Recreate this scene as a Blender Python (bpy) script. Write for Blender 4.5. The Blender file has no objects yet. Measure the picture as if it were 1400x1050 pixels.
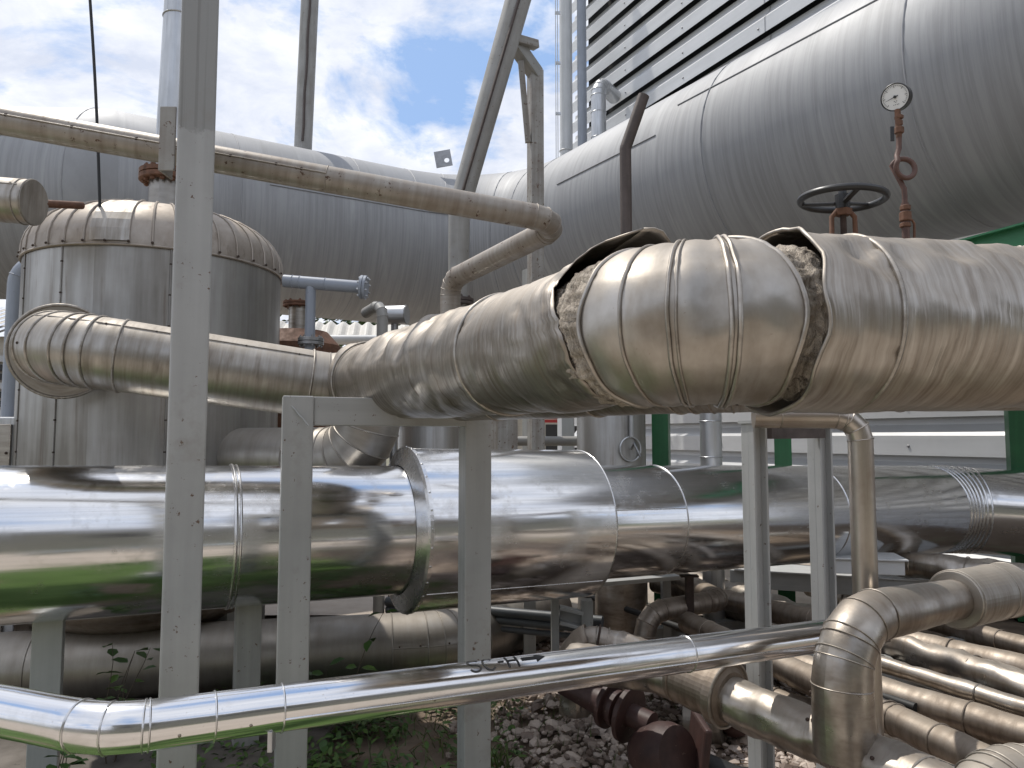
import bpy, bmesh, math, random
from mathutils import Vector as V, Matrix, noise, Quaternion
R = math.radians
random.seed(7)
SC = bpy.context.scene
COL = SC.collection
F = 1011.1; TILT = R(4.1); CAM = V((0, 0, 1.6))
CT, ST = math.cos(TILT), math.sin(TILT)

# ---- a pixel of the 1400x1050 survey photo -> a point in the yard -------------------
def ray(px, py):
    u = (px - 700) / F; v = (525 - py) / F
    d = V((u, CT - v * ST, ST + v * CT))
    return d / d.y
def P(px, py, Y): return CAM + ray(px, py) * Y
def PZ(px, py, z):
    d = ray(px, py); return CAM + d * ((z - CAM.z) / d.z)
def PX(px, py, Y, z):
    p = P(px, py, Y); return V((p.x, p.y, z))
def W(w, Y): return w * Y / F

# ---- objects, tags -----------------------------------------------------------------
ROOTS = []
def link(name, data, parent=None):
    o = bpy.data.objects.new(name, data); COL.objects.link(o)
    if parent: o.parent = parent
    else: ROOTS.append(o)
    return o
def tag(o, label=None, cat=None, group=None, kind=None):
    if label: o['label'] = label
    if cat: o['category'] = cat
    if group: o['group'] = group
    if kind: o['kind'] = kind
    return o
def thing(name, label, cat, group=None):
    return tag(link(name, None), label, cat, group)

class MB:
    def __init__(s): s.v = []; s.f = []; s.uv = []; s.sm = []
    def face(s, idx, uvs, smooth=False):
        s.f.append(tuple(idx)); s.uv.append(uvs); s.sm.append(smooth)
    def quad_pts(s, pts, smooth=False, uvs=None):
        b = len(s.v); s.v += [V(p) for p in pts]
        if uvs is None:
            a = s.v[b]; ex = (s.v[b + 1] - a); L = ex.length or 1; ex = ex / L
            n = (s.v[b + 1] - a).cross(s.v[b + 2] - a)
            n = n.normalized() if n.length > 1e-12 else V((0, 0, 1))
            ey = n.cross(ex)
            uvs = [((p - a).dot(ex) + a.x, (p - a).dot(ey) + a.z) for p in s.v[b:]]
        s.face(range(b, b + len(pts)), uvs, smooth)
    def box(s, c, size, rot=None):
        c = V(c); hx, hy, hz = size[0] / 2, size[1] / 2, size[2] / 2
        M = rot if rot is not None else Matrix.Identity(3)
        co = [c + M @ V((x * hx, y * hy, z * hz)) for x in (-1, 1) for y in (-1, 1) for z in (-1, 1)]
        sz = size
        long = max(range(3), key=lambda i: sz[i])
        off = random.random() * 7
        for q, ax in (((0, 1, 3, 2), 0), ((4, 6, 7, 5), 0), ((0, 4, 5, 1), 1), ((2, 3, 7, 6), 1), ((0, 2, 6, 4), 2), ((1, 5, 7, 3), 2)):
            b = len(s.v); s.v += [co[i] for i in q]
            others = [i for i in range(3) if i != ax]
            ua = long if long in others else others[0]
            va = [i for i in others if i != ua][0]
            uv = []
            for i in q:
                l = V(((i >> 2) * sz[0], ((i >> 1) & 1) * sz[1], (i & 1) * sz[2]))
                uv.append((l[ua] + off, l[va] + ax * .37 + off))
            s.face(range(b, b + 4), uv)
    def bar(s, a, b, w, h, up=V((0, 0, 1))):
        a, b = V(a), V(b); t = (b - a).normalized()
        if abs(t.dot(up)) > .98: up = V((0, 1, 0))
        x = t.cross(up).normalized(); y = x.cross(t)
        s.box((a + b) / 2, ((b - a).length, w, h), Matrix((t, x, y)).transposed())
    def sweep(s, pts, rad, n=24, cap=(True, True), split=None, fn=None, smooth=True, a0=0, a1=2 * math.pi, up=None):
        pts = [V(p) for p in pts]; m = len(pts)
        rad = rad if isinstance(rad, (list, tuple)) else [rad] * m
        T, N, B = frames(pts, up)
        S = [0]
        for i in range(1, m): S.append(S[-1] + (pts[i] - pts[i - 1]).length)
        closed = abs(a1 - a0 - 2 * math.pi) < 1e-6
        def ring(i):
            b = len(s.v)
            for k in range(n + 1):
                a = a0 + (a1 - a0) * k / n
                if closed and k == n: a = a0
                d = N[i] * math.cos(a) + B[i] * math.sin(a)
                r = rad[i]
                if fn: r += fn(i, S[i], a, pts[i] + d * r)
                s.v.append(pts[i] + d * r)
            return b
        rb = ring(0); first = rb
        for i in range(1, m):
            nb = ring(i)
            for k in range(n):
                u0, u1 = S[i - 1], S[i]
                v0 = (a0 + (a1 - a0) * k / n) * rad[i]; v1 = (a0 + (a1 - a0) * (k + 1) / n) * rad[i]
                s.face((rb + k, rb + k + 1, nb + k + 1, nb + k), ((u0, v0), (u0, v1), (u1, v1), (u1, v0)), smooth)
            rb = ring(i) if (split and i in split and i < m - 1) else nb
        last = rb
        for c, base, rev in ((cap[0], first, True), (cap[1], last, False)):
            if c and closed:
                idx = [base + k for k in range(n)]
                b = len(s.v); s.v += [s.v[i].copy() for i in idx]
                ii = list(range(b, b + n))
                uv = [(s.v[i].x + s.v[i].y, s.v[i].z) for i in ii]
                if rev: ii.reverse(); uv.reverse()
                s.face(ii, uv)
        return T, N, B, S
    def revolve(s, c, axis, prof, n=32, smooth=True, split=False, caps=True):
        """prof: list of (along, radius)"""
        c = V(c); axis = V(axis).normalized()
        up = V((0, 0, 1)) if abs(axis.z) < .9 else V((0, -1, 0))
        x = (up - axis * up.dot(axis)).normalized(); y = axis.cross(x)
        def ring(h, r):
            b = len(s.v)
            for k in range(n + 1):
                a = 2 * math.pi * (k % n) / n
                s.v.append(c + axis * h + (x * math.cos(a) + y * math.sin(a)) * r)
            return b
        L = 0; rb = ring(*prof[0]); f0 = rb
        for j in range(1, len(prof)):
            nb = ring(*prof[j]); d = math.hypot(prof[j][0] - prof[j - 1][0], prof[j][1] - prof[j - 1][1])
            rr = max(prof[j][1], prof[j - 1][1])
            for k in range(n):
                v0 = 2 * math.pi * k / n * rr; v1 = 2 * math.pi * (k + 1) / n * rr
                s.face((rb + k, rb + k + 1, nb + k + 1, nb + k), ((L, v0), (L, v1), (L + d, v1), (L + d, v0)), smooth)
            L += d
            rb = ring(*prof[j]) if split else nb
        if caps:
            for base, r, rev in ((f0, prof[0][1], True), (rb, prof[-1][1], False)):
                if r > 1e-4:
                    b = len(s.v); s.v += [s.v[base + k].copy() for k in range(n)]
                    ii = list(range(b, b + n))
                    if rev: ii.reverse()
                    s.face(ii, [(s.v[i].x, s.v[i].z) for i in ii])
    def torus(s, c, axis, Rm, r, n=40, k=8, a0=0, a1=2 * math.pi):
        axis = V(axis).normalized()
        up = V((0, 0, 1)) if abs(axis.z) < .9 else V((0, 1, 0))
        x = (up - axis * up.dot(axis)).normalized(); y = axis.cross(x)
        b = len(s.v)
        for i in range(n + 1):
            a = a0 + (a1 - a0) * i / n; d = x * math.cos(a) + y * math.sin(a)
            for j in range(k + 1):
                q = 2 * math.pi * j / k
                s.v.append(V(c) + d * (Rm + r * math.cos(q)) + axis * r * math.sin(q))
        for i in range(n):
            for j in range(k):
                p = b + i * (k + 1) + j
                s.face((p, p + k + 1, p + k + 2, p + 1), ((i * Rm * 6.28 / n, j * r), ((i + 1) * Rm * 6.28 / n, j * r), ((i + 1) * Rm * 6.28 / n, (j + 1) * r), (i * Rm * 6.28 / n, (j + 1) * r)), True)
    def build(s, name, mat, parent=None, bevel=0):
        me = bpy.data.meshes.new(name)
        me.from_pydata([tuple(v) for v in s.v], [], s.f)
        uvl = me.uv_layers.new(name='UVMap')
        flat = [c for uv in s.uv for p in uv for c in p]
        uvl.data.foreach_set('uv', flat)
        me.polygons.foreach_set('use_smooth', s.sm)
        me.materials.append(mat)
        me.update()
        o = link(name, me, parent)
        if bevel:
            bm = bmesh.new(); bm.from_mesh(me); bmesh.ops.remove_doubles(bm, verts=bm.verts, dist=1e-5); bm.to_mesh(me); bm.free()
            md = o.modifiers.new('Bevel', 'BEVEL'); md.width = bevel; md.segments = 2; md.limit_method = 'ANGLE'
        return o

def frames(pts, up=None):
    m = len(pts); T = []
    for i in range(m):
        t = V((0, 0, 0))
        if i > 0: t += (pts[i] - pts[i - 1]).normalized()
        if i < m - 1: t += (pts[i + 1] - pts[i]).normalized()
        T.append(t.normalized())
    u = V(up) if up is not None else (V((0, 0, 1)) if abs(T[0].z) < .9 else V((0, -1, 0)))
    N = [(u - T[0] * u.dot(T[0])).normalized()]
    for i in range(1, m):
        q = T[i - 1].rotation_difference(T[i]); nn = q @ N[-1]
        N.append((nn - T[i] * nn.dot(T[i])).normalized())
    B = [T[i].cross(N[i]) for i in range(m)]
    return T, N, B

def fillet(pts, bend, ng=4):
    pts = [V(p) for p in pts]; out = [pts[0]]; gores = []
    bend = bend if isinstance(bend, (list, tuple)) else [bend] * len(pts)
    for i in range(1, len(pts) - 1):
        p, a, b = pts[i], pts[i - 1], pts[i + 1]
        d1 = (p - a).normalized(); d2 = (b - p).normalized()
        ang = d1.angle(d2)
        if ang < .03: out.append(p); continue
        Rr = bend[i]; T = Rr * math.tan(ang / 2)
        T = min(T, .49 * (p - a).length if i > 1 else .95 * (p - a).length, .49 * (b - p).length if i < len(pts) - 2 else .95 * (b - p).length)
        Rr = T / math.tan(ang / 2)
        st = p - d1 * T; perp = (d2 - d1 * d1.dot(d2)).normalized(); c = st + perp * Rr
        for k in range(ng + 1):
            th = ang * k / ng
            gores.append(len(out)); out.append(c - perp * Rr * math.cos(th) + d1 * Rr * math.sin(th))
    out.append(pts[-1])
    return out, gores

def resample(pts, rads, step, keep=()):
    """subdivide long runs; returns points, radii, indices of the kept points"""
    o = [pts[0]]; r = [rads[0]]; kp = []
    if 0 in keep: kp.append(0)
    for i in range(1, len(pts)):
        L = (pts[i] - pts[i - 1]).length; n = max(1, int(round(L / step)))
        for k in range(1, n + 1):
            f = k / n; o.append(pts[i - 1].lerp(pts[i], f)); r.append(rads[i - 1] * (1 - f) + rads[i] * f)
        if i in keep: kp.append(len(o) - 1)
    return o, r, kp

_scr = {}
def screw_mesh(mat):
    k = mat.name
    if k not in _scr:
        m = MB(); m.revolve((0, 0, 0), (0, 0, 1), [(-.004, .0075), (.0015, .0075), (.004, .0045), (.0045, 0)], n=8)
        o = m.build('screw', mat); _scr[k] = o.data; ROOTS.remove(o); bpy.data.objects.remove(o)
    return _scr[k]
def screw(parent, p, n, mat, sc=1, name='screw'):
    o = link(name, screw_mesh(mat), parent)
    o.location = p; o.rotation_euler = V(n).to_track_quat('Z', 'Y').to_euler(); o.scale = (sc,) * 3
    return o

def at_len(pts, s):
    for i in range(1, len(pts)):
        L = (pts[i] - pts[i - 1]).length
        if s <= L or i == len(pts) - 1:
            return pts[i - 1].lerp(pts[i], min(1, s / max(L, 1e-6))), (pts[i] - pts[i - 1]).normalized(), i
        s -= L
def length(pts): return sum((pts[i] - pts[i - 1]).length for i in range(1, len(pts)))

def pipe(name, label, cat, pts, r, mat, bend=.2, ng=4, split=True, n=28, bands=(), gore_bands=False, group=None,
         cap=(True, True), disp=0, dfreq=5, step=.04, bandr=None, bandmat=None, screws=(), lap=None, parent=None, screwmat=None, screwsc=.9):
    """one pipe run: body mesh, children seam_band, lap_seam, screw"""
    rl = r if isinstance(r, (list, tuple)) else [r] * len(pts)
    path, g = fillet(pts, bend, ng)
    if len(set(rl)) > 1:
        tot = length(path); rads = []; s = 0
        for i, p in enumerate(path):
            if i: s += (p - path[i - 1]).length
            rads.append(rl[0] + (rl[-1] - rl[0]) * s / tot)
    else: rads = [rl[0]] * len(path)
    raw = path; rr = rads
    m = MB()
    if disp:
        off = V((random.random() * 50, random.random() * 50, 0))
        path, rads, g2 = resample(path, rads, step, g)
        def fn(i, s, a, p):
            q = p * dfreq + off
            big = noise.noise(q) ; fine = noise.noise(q * 3.1)
            cr = abs(noise.noise(q * 1.7 + V((9, 0, 0))))
            return disp * (big * .9 + fine * .45 - max(0, .12 - cr) * 3)
        m.sweep(path, rads, n, cap, None, fn)
    else:
        m.sweep(path, rads, n, cap, set(g) if split else None)
    o = m.build(name, mat, parent)
    if label: tag(o, label, cat, group)
    tot = length(raw)
    bl = [(at_len(raw, f * tot)) for f in bands]
    T, N, B = frames(raw)
    def band(p, t, rad):
        b = MB(); br = bandr or max(.0035, rad * .03); b.torus(p, t, rad + br * .2, br, n=40); b.build('seam_band', bandmat or mat, o)
    for p, t, i in bl: band(p, t, rr[i])
    if gore_bands:
        lastp = None
        for i in g:
            if lastp is not None and (raw[i] - lastp).length < rr[i] * .06: continue
            lastp = raw[i]; band(raw[i], T[i], rr[i])
    if lap is not None:
        a, f0, f1 = lap; b = MB()
        q = []
        k = 12
        for j in range(k + 1):
            p, t, i = at_len(raw, tot * (f0 + (f1 - f0) * j / k))
            nn = (N[i] - t * N[i].dot(t)).normalized(); bb = t.cross(nn)
            q.append(p + (nn * math.cos(a) + bb * math.sin(a)) * (rr[i] + .0012))
        b.sweep(q, .0032, 6); b.build('lap_seam', bandmat or mat, o)
    for f, a in screws:
        p, t, i = at_len(raw, tot * f)
        nn = (N[i] - t * N[i].dot(t)).normalized(); bb = t.cross(nn); d = nn * math.cos(a) + bb * math.sin(a)
        screw(o, p + d * rr[i], d, screwmat or M['rust_dark'], screwsc)
    return o

def flange(parent, c, axis, Rf, th, nb, mat, name='flange', boltmat=None, bore=None):
    m = MB(); axis = V(axis).normalized()
    for s in (-1, 1):
        m.revolve(V(c) + axis * s * th * .56, axis, [(-th * .5, Rf * .96), (-th * .44, Rf), (th * .44, Rf), (th * .5, Rf * .96)], n=36, smooth=False)
    f = m.build(name, mat, parent)
    up = V((0, 0, 1)) if abs(axis.z) < .9 else V((0, 1, 0))
    x = (up - axis * up.dot(axis)).normalized(); y = axis.cross(x)
    for k in range(nb):
        a = 2 * math.pi * (k + .5) / nb; p = V(c) + (x * math.cos(a) + y * math.sin(a)) * Rf * .8
        b = MB(); r = Rf * .075
        b.revolve(p, axis, [(-th * 1.75, r * .6), (-th * 1.6, r * .6), (-th * 1.6, r * 1.25), (-th * 1.1, r * 1.25), (-th * 1.1, r * .6), (th * 1.1, r * .6), (th * 1.1, r * 1.25), (th * 1.6, r * 1.25), (th * 1.6, r * .6), (th * 1.9, r * .6)], n=6, smooth=False)
        b.build('bolt', boltmat or mat, f)
    return f

def post(name, label, cat, x, y, z0, z1, w, d, rotz, mat, base=False, group=None, bevel=.004):
    m = MB(); rt = Matrix.Rotation(rotz, 3, 'Z')
    m.box((x, y, (z0 + z1) / 2), (w, d, z1 - z0), rt)
    o = m.build(name, mat, None, bevel)
    tag(o, label, cat, group)
    if base:
        b = MB(); b.box((x, y, z0 + .006), (w * 2.3, d * 2.3, .012), rt); pl = b.build('base_plate', mat, o, .002)
        for sx in (-1, 1):
            for sy in (-1, 1):
                p = V((x, y, z0)) + rt @ V((sx * w * .9, sy * d * .9, 0))
                b = MB(); b.revolve(p, (0, 0, 1), [(.012, .016), (.026, .016), (.026, .009), (.055, .009)], n=6, smooth=False); b.build('anchor_bolt', M['rust'], pl)
    return o
def finalize():
    bpy.context.view_layer.update()
    def tree(o):
        yield o
        for c in o.children: yield from tree(c)
    for r in ROOTS:
        if r.type in ('CAMERA', 'LIGHT') or r.location.length > 0: continue
        lo = V((1e9,) * 3); hi = V((-1e9,) * 3)
        for o in tree(r):
            if o.type == 'MESH' and o.data.users == 1:
                for v in o.data.vertices:
                    lo = V(map(min, lo, v.co)); hi = V(map(max, hi, v.co))
        if lo.x > 1e8: continue
        b = V(((lo.x + hi.x) / 2, (lo.y + hi.y) / 2, lo.z))
        def rec(o, par, own):
            # par: world position of the parent's origin
            if o.type == 'MESH' and o.data.users == 1 and o.location.length == 0:
                if own is None:
                    l2 = V((1e9,) * 3); h2 = V((-1e9,) * 3)
                    for v in o.data.vertices: l2 = V(map(min, l2, v.co)); h2 = V(map(max, h2, v.co))
                    own = (l2 + h2) / 2
                o.data.transform(Matrix.Translation(-own)); w = own
            else:
                w = own if own is not None else o.location.copy()
            o.location = w - par
            for c in o.children: rec(c, w, None)
        rec(r, V((0, 0, 0)), b)
# ---- materials --------------------------------------------------------------------
M = {}
def new_mat(name):
    m = bpy.data.materials.new(name); m.use_nodes = True
    nt = m.node_tree; nt.nodes.clear()
    out = nt.nodes.new('ShaderNodeOutputMaterial'); b = nt.nodes.new('ShaderNodeBsdfPrincipled')
    nt.links.new(b.outputs[0], out.inputs[0]); M[name] = m
    return m, nt, b
class G:
    """small helper for wiring nodes"""
    def __init__(s, nt): s.nt = nt
    def set(s, inp, v):
        if isinstance(v, bpy.types.NodeSocket): s.nt.links.new(v, inp)
        elif isinstance(v, (tuple, list)) and inp.type == 'RGBA' and len(v) == 3: inp.default_value = (*v, 1)
        else: inp.default_value = v
    def uv(s, su, sv):
        t = s.nt.nodes.new('ShaderNodeUVMap'); m = s.nt.nodes.new('ShaderNodeMapping'); m.inputs['Scale'].default_value = (su, sv, 1)
        s.nt.links.new(t.outputs[0], m.inputs[0]); return m.outputs[0]
    def pos(s):
        return s.nt.nodes.new('ShaderNodeNewGeometry').outputs['Position']
    def noise(s, vec, scale, detail=4, rough=.55, dist=0):
        n = s.nt.nodes.new('ShaderNodeTexNoise'); n.inputs['Scale'].default_value = scale; n.inputs['Detail'].default_value = detail
        n.inputs['Roughness'].default_value = rough; n.inputs['Distortion'].default_value = dist; s.set(n.inputs['Vector'], vec); return n.outputs['Fac']
    def map(s, v, a, b, c=0, d=1):
        n = s.nt.nodes.new('ShaderNodeMapRange'); n.clamp = True
        for i, x in enumerate((v, a, b, c, d)): s.set(n.inputs[i], x)
        return n.outputs[0]
    def math(s, op, a, b=0, c=None):
        n = s.nt.nodes.new('ShaderNodeMath'); n.operation = op; s.set(n.inputs[0], a); s.set(n.inputs[1], b)
        if c is not None: s.set(n.inputs[2], c)
        return n.outputs[0]
    def mix(s, f, a, b):
        n = s.nt.nodes.new('ShaderNodeMix'); n.data_type = 'RGBA'; s.set(n.inputs[0], f); s.set(n.inputs[6], a); s.set(n.inputs[7], b); return n.outputs[2]
    def bump(s, h, strength, dist=.01, normal=None):
        n = s.nt.nodes.new('ShaderNodeBump'); n.inputs['Strength'].default_value = strength; n.inputs['Distance'].default_value = dist
        s.set(n.inputs['Height'], h)
        if normal is not None: s.set(n.inputs['Normal'], normal)
        return n.outputs[0]
    def nz(s):
        g = s.nt.nodes.new('ShaderNodeNewGeometry'); x = s.nt.nodes.new('ShaderNodeSeparateXYZ'); s.nt.links.new(g.outputs['Normal'], x.inputs[0]); return x.outputs[2]

def metal(name, c1, c2, rough, streak=(40, 4), amt=.6, metallic=1, bump=.1, bdist=.002, ripple=None, dust=None, dustc=(.36, .30, .23), blotch=3, wave=None, spots=0, stain=None):
    m, nt, b = new_mat(name); g = G(nt)
    st = g.noise(g.uv(*streak), 1, 4, .6)
    bl = g.noise(g.pos(), blotch, 5, .6)
    f = g.map(g.math('ADD', g.math('MULTIPLY', st, amt), g.math('MULTIPLY', bl, 1 - amt)), .36, .64)
    col = g.mix(f, c1, c2)
    ro = g.map(f, 0, 1, rough[0], rough[1]); me = metallic
    if spots:
        sp = g.map(g.noise(g.pos(), 75, 4, .65), .69, .74); col = g.mix(g.math('MULTIPLY', sp, spots), col, (.16, .11, .07))
    if stain:
        rn = g.map(g.noise(g.uv(stain[0], stain[1]), 1, 5, .65), .54, .68); rg = g.map(g.noise(g.pos(), 2.6, 4, .6), .42, .6)
        col = g.mix(g.math('MULTIPLY', g.math('MULTIPLY', rn, rg), .6), col, (.15, .11, .08)); ro = g.math('MULTIPLY_ADD', rn, .1, ro)
    if dust:
        d = g.math('MULTIPLY', g.map(g.nz(), .12, .92), g.map(g.noise(g.pos(), 7, 6, .65), .25, .6, .45, 1))
        d = g.math('MULTIPLY', d, dust); col = g.mix(d, col, dustc)
        me = g.math('MULTIPLY_ADD', d, -.85 * metallic, metallic); ro = g.math('MULTIPLY_ADD', d, .3, ro)
    g.set(b.inputs['Base Color'], col); g.set(b.inputs['Roughness'], ro); g.set(b.inputs['Metallic'], me)
    nrm = None
    if wave: nrm = g.bump(g.noise(g.uv(*wave[0]), 1, 2, .4), wave[1], wave[2])
    if ripple: nrm = g.bump(g.noise(g.uv(*ripple[0]), 1, 2, .5, .6), ripple[1], ripple[2], nrm)
    if bump: nrm = g.bump(g.noise(g.pos(), 38, 5, .6), bump, bdist, nrm)
    if nrm is not None: g.set(b.inputs['Normal'], nrm)
    return m
def paint(name, c1, c2, rough=.45, scale=6, bump=.08, streak=(1.5, 30), chips=0, chipc=(.12, .07, .045), metallic=0, samt=.5):
    m, nt, b = new_mat(name); g = G(nt)
    bl = g.noise(g.pos(), scale, 6, .65); st = g.noise(g.uv(*streak), 1, 3, .5)
    f = g.map(g.math('ADD', g.math('MULTIPLY', st, samt), g.math('MULTIPLY', bl, 1 - samt)), .35, .65)
    col = g.mix(f, c1, c2)
    if chips:
        ch = g.map(g.noise(g.pos(), 34, 5, .7), .70 - chips, .72 - chips); col = g.mix(ch, col, chipc)
    g.set(b.inputs['Base Color'], col); g.set(b.inputs['Roughness'], g.map(f, 0, 1, rough * .85, min(1, rough * 1.2))); b.inputs['Metallic'].default_value = metallic
    if bump: g.set(b.inputs['Normal'], g.bump(g.noise(g.pos(), 60, 4, .6), bump, .002))
    return m
# bright new aluminium cladding
metal('alu_bright', (.82, .82, .82), (.72, .72, .73), (.10, .21), (1.2, 60), .8, 1, .02, .001, wave=((.9, 1.6), .10, .05), ripple=((1.0, 90), .03, .0015))
metal('jacket_crumple', (.48, .45, .41), (.24, .20, .165), (.24, .42), (14, 5), .5, .95, .2, .004, dust=.55, dustc=(.37, .32, .265), blotch=6, spots=.4, stain=(18, 4))
metal('steel_tan', (.52, .48, .43), (.33, .275, .225), (.28, .42), (2, 16), .5, .9, .06, .002, blotch=5, spots=.4, stain=(.8, 40))
metal('alu_small', (.84, .84, .85), (.74, .74, .75), (.10, .20), (1.5, 70), .8, 1, .02, .001, wave=((2.2, 5), .12, .02), ripple=((1.2, 160), .04, .001))
metal('alu_bead', (.80, .80, .80), (.62, .61, .60), (.2, .32), (20, 20), .5, 1, .03)
# weathered aluminium jackets
metal('jacket_old', (.49, .46, .42), (.25, .215, .18), (.30, .46), (60, 3), .55, .95, .10, .003, ripple=((58, 1.3), .42, .005), dust=.85, dustc=(.34, .295, .245), blotch=4, spots=.4, stain=(24, 1.6))
metal('jacket_elbow', (.50, .47, .43), (.28, .245, .205), (.33, .5), (20, 5), .45, .95, .14, .003, ripple=((14, 3), .12, .005), dust=.85, dustc=(.36, .315, .265), blotch=5, spots=.4, stain=(16, 2.5))
metal('jacket_mid', (.47, .445, .41), (.26, .23, .195), (.32, .5), (34, 3), .55, .95, .10, .002, ripple=((26, 1.6), .2, .004), dust=.8, dustc=(.35, .31, .26), blotch=4, spots=.5, stain=(20, 2))
metal('jacket_dull', (.40, .38, .35), (.27, .25, .225), (.34, .48), (14, 3), .5, .92, .1, .003, dust=.5, dustc=(.30, .26, .21), blotch=3, spots=.4)  # darker jacket copy: deep shade around the low pipe put into its colour
metal('jacket_brown', (.38, .335, .29), (.17, .13, .10), (.36, .55), (22, 6), .5, .9, .2, .004, dust=.7, dustc=(.33, .275, .215), blotch=5, spots=.7, stain=(16, 3))
def duct_mat():
    m, nt, b = new_mat('jacket_duct'); g = G(nt)
    uvn = nt.nodes.new('ShaderNodeUVMap'); sx = nt.nodes.new('ShaderNodeSeparateXYZ'); nt.links.new(uvn.outputs[0], sx.inputs[0])
    drip = g.noise(g.uv(9, .3), 1, 5, .65); fine = g.noise(g.uv(17, .5), 1, 6, .72); bl = g.noise(g.pos(), .7, 5, .6); wide = g.noise(g.uv(3.2, .5), 1, 4, .6)
    edge = g.math('ADD', sx.outputs[1], g.math('MULTIPLY', g.math('SUBTRACT', drip, .5), 3.2))
    low = g.map(edge, .75, 1.15)                          # wash marks reach down from here
    col = g.mix(g.map(bl, .35, .65), (.325, .33, .342), (.28, .284, .294))
    stk = g.map(fine, .42, .62); col = g.mix(g.math('MULTIPLY', low, g.math('MULTIPLY', stk, .45)), col, (.37, .374, .374))
    drk = g.map(fine, .55, .40); col = g.mix(g.math('MULTIPLY', low, g.math('MULTIPLY', drk, .35)), col, (.215, .215, .21))
    up = g.math('MULTIPLY', g.map(wide, .56, .66), g.map(drip, .45, .6)); col = g.mix(g.math('MULTIPLY', up, .65), col, (.42, .425, .43))
    g.set(b.inputs['Base Color'], col); b.inputs['Metallic'].default_value = .2; g.set(b.inputs['Roughness'], g.map(bl, .3, .7, .56, .68))
    n1 = g.bump(g.noise(g.uv(1.1, .7), 1, 2, .4), .1, .03); g.set(b.inputs['Normal'], g.bump(g.noise(g.pos(), 30, 4, .6), .05, .002, n1))
duct_mat()
metal('jacket_tank', (.43, .42, .40), (.235, .22, .20), (.36, .52), (.7, 9), .62, .85, .05, .002, blotch=1.6, wave=((.8, 1.4), .10, .03), stain=(.6, 14))
metal('jacket_dome', (.42, .375, .33), (.28, .24, .2), (.42, .58), (5, 8), .5, .75, .12, .003, dust=.6, dustc=(.40, .345, .285), blotch=4, spots=.4, stain=(4, 12))
metal('galv', (.56, .57, .58), (.44, .45, .46), (.3, .45), (3, 30), .5, .8, .05, stain=(.8, 40))
metal('galv_dark', (.34, .34, .345), (.24, .24, .24), (.32, .45), (3, 30), .5, .8, .05)
paint('steel_grey', (.36, .36, .345), (.255, .255, .24), .42, 3.2, .08, (1.0, 22), .045)
paint('steel_light', (.44, .445, .44), (.36, .365, .36), .42, 5, .06, (1.2, 30), .03)
paint('steel_dirty', (.36, .355, .33), (.20, .17, .145), .5, 5, .1, (1.2, 26), .09)
paint('pipe_blue', (.30, .33, .39), (.245, .27, .31), .38, 5, .05, (3, 20), .02)
paint('pipe_beige', (.36, .33, .29), (.24, .20, .165), .45, 7, .1, (40, 4), .07, (.10, .06, .04), .35)
paint('pipe_grey', (.34, .335, .32), (.24, .23, .21), .5, 5, .08, (2, 16), .05)
paint('conduit', (.085, .095, .105), (.06, .065, .07), .45, 6, .05)
paint('white_paint', (.62, .63, .635), (.50, .51, .515), .4, 3, .04, (1, 14), .01)
paint('clad_white', (.66, .67, .68), (.54, .55, .56), .38, 1.2, .03, (.6, 8), 0)
paint('green_paint', (.018, .13, .045), (.012, .085, .03), .4, 5, .05, (1.2, 30), .02)
paint('green_beam', (.05, .23, .105), (.04, .18, .08), .4, 5, .05, (1.2, 30), .02)
paint('rust', (.19, .088, .048), (.085, .046, .03), .75, 22, .5, (20, 20), 0)
paint('rust_pipe', (.14, .07, .05), (.07, .04, .034), .6, 20, .4, (16, 10), 0)
paint('rust_dark', (.06, .035, .025), (.03, .02, .015), .8, 30, .3)
paint('rust_brown', (.10, .075, .065), (.055, .043, .038), .6, 14, .25, (3, 18), 0)
paint('red_oxide', (.066, .032, .027), (.034, .018, .016), .55, 14, .35, (8, 8), .04, (.2, .15, .12))
paint('black_iron', (.018, .018, .02), (.03, .03, .03), .38, 20, .2)
paint('rubber', (.012, .012, .012), (.02, .02, .02), .6)
paint('concrete', (.17, .15, .13), (.07, .06, .05), .9, 3.5, .5, (4, 4), .05, (.05, .045, .04))
paint('yard', (.42, .365, .305), (.32, .275, .23), .9, 2.5, .3, (4, 4))
paint('soil', (.22, .17, .125), (.11, .08, .058), .95, 4, .8, (6, 6))
paint('terrain', (.20, .17, .12), (.10, .11, .06), .95, .4, .3, (1, 1))
paint('stone', (.36, .325, .29), (.20, .165, .14), .9, 9, .5, (5, 5))
paint('lawn', (.07, .12, .025), (.04, .075, .015), .9, 3, .5, (3, 3))
paint('bark', (.10, .075, .055), (.05, .04, .03), .9, 12, .5)
paint('cream', (.62, .58, .50), (.50, .46, .40), .7, 2, .1)
paint('roof_white', (.62, .60, .555), (.46, .44, .40), .6, 2, .1)
paint('hall', (.21, .205, .18), (.13, .13, .11), .8, 1.2, .2, (1, 6))
paint('dark', (.02, .02, .022), (.03, .03, .03), .5)
paint('red_sign', (.55, .05, .04), (.45, .04, .035), .5)
paint('gauge_white', (.78, .78, .76), (.72, .72, .70), .3, 9, 0)
def leaf(name, c1, c2):
    m, nt, b = new_mat(name); g = G(nt)
    oi = nt.nodes.new('ShaderNodeNewGeometry').outputs['Random Per Island']
    g.set(b.inputs['Base Color'], g.mix(oi, c1, c2)); b.inputs['Roughness'].default_value = .5
    b.inputs['Subsurface Weight'].default_value = 0
    return m
leaf('leaf', (.035, .085, .018), (.085, .15, .03)); leaf('leaf_tree', (.03, .06, .016), (.085, .13, .035)); leaf('grass_blade', (.035, .07, .014), (.11, .14, .04))
leaf('dry_leaf', (.20, .12, .06), (.09, .06, .04))
leaf('gravel_stone', (.60, .51, .44), (.17, .125, .10))
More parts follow.
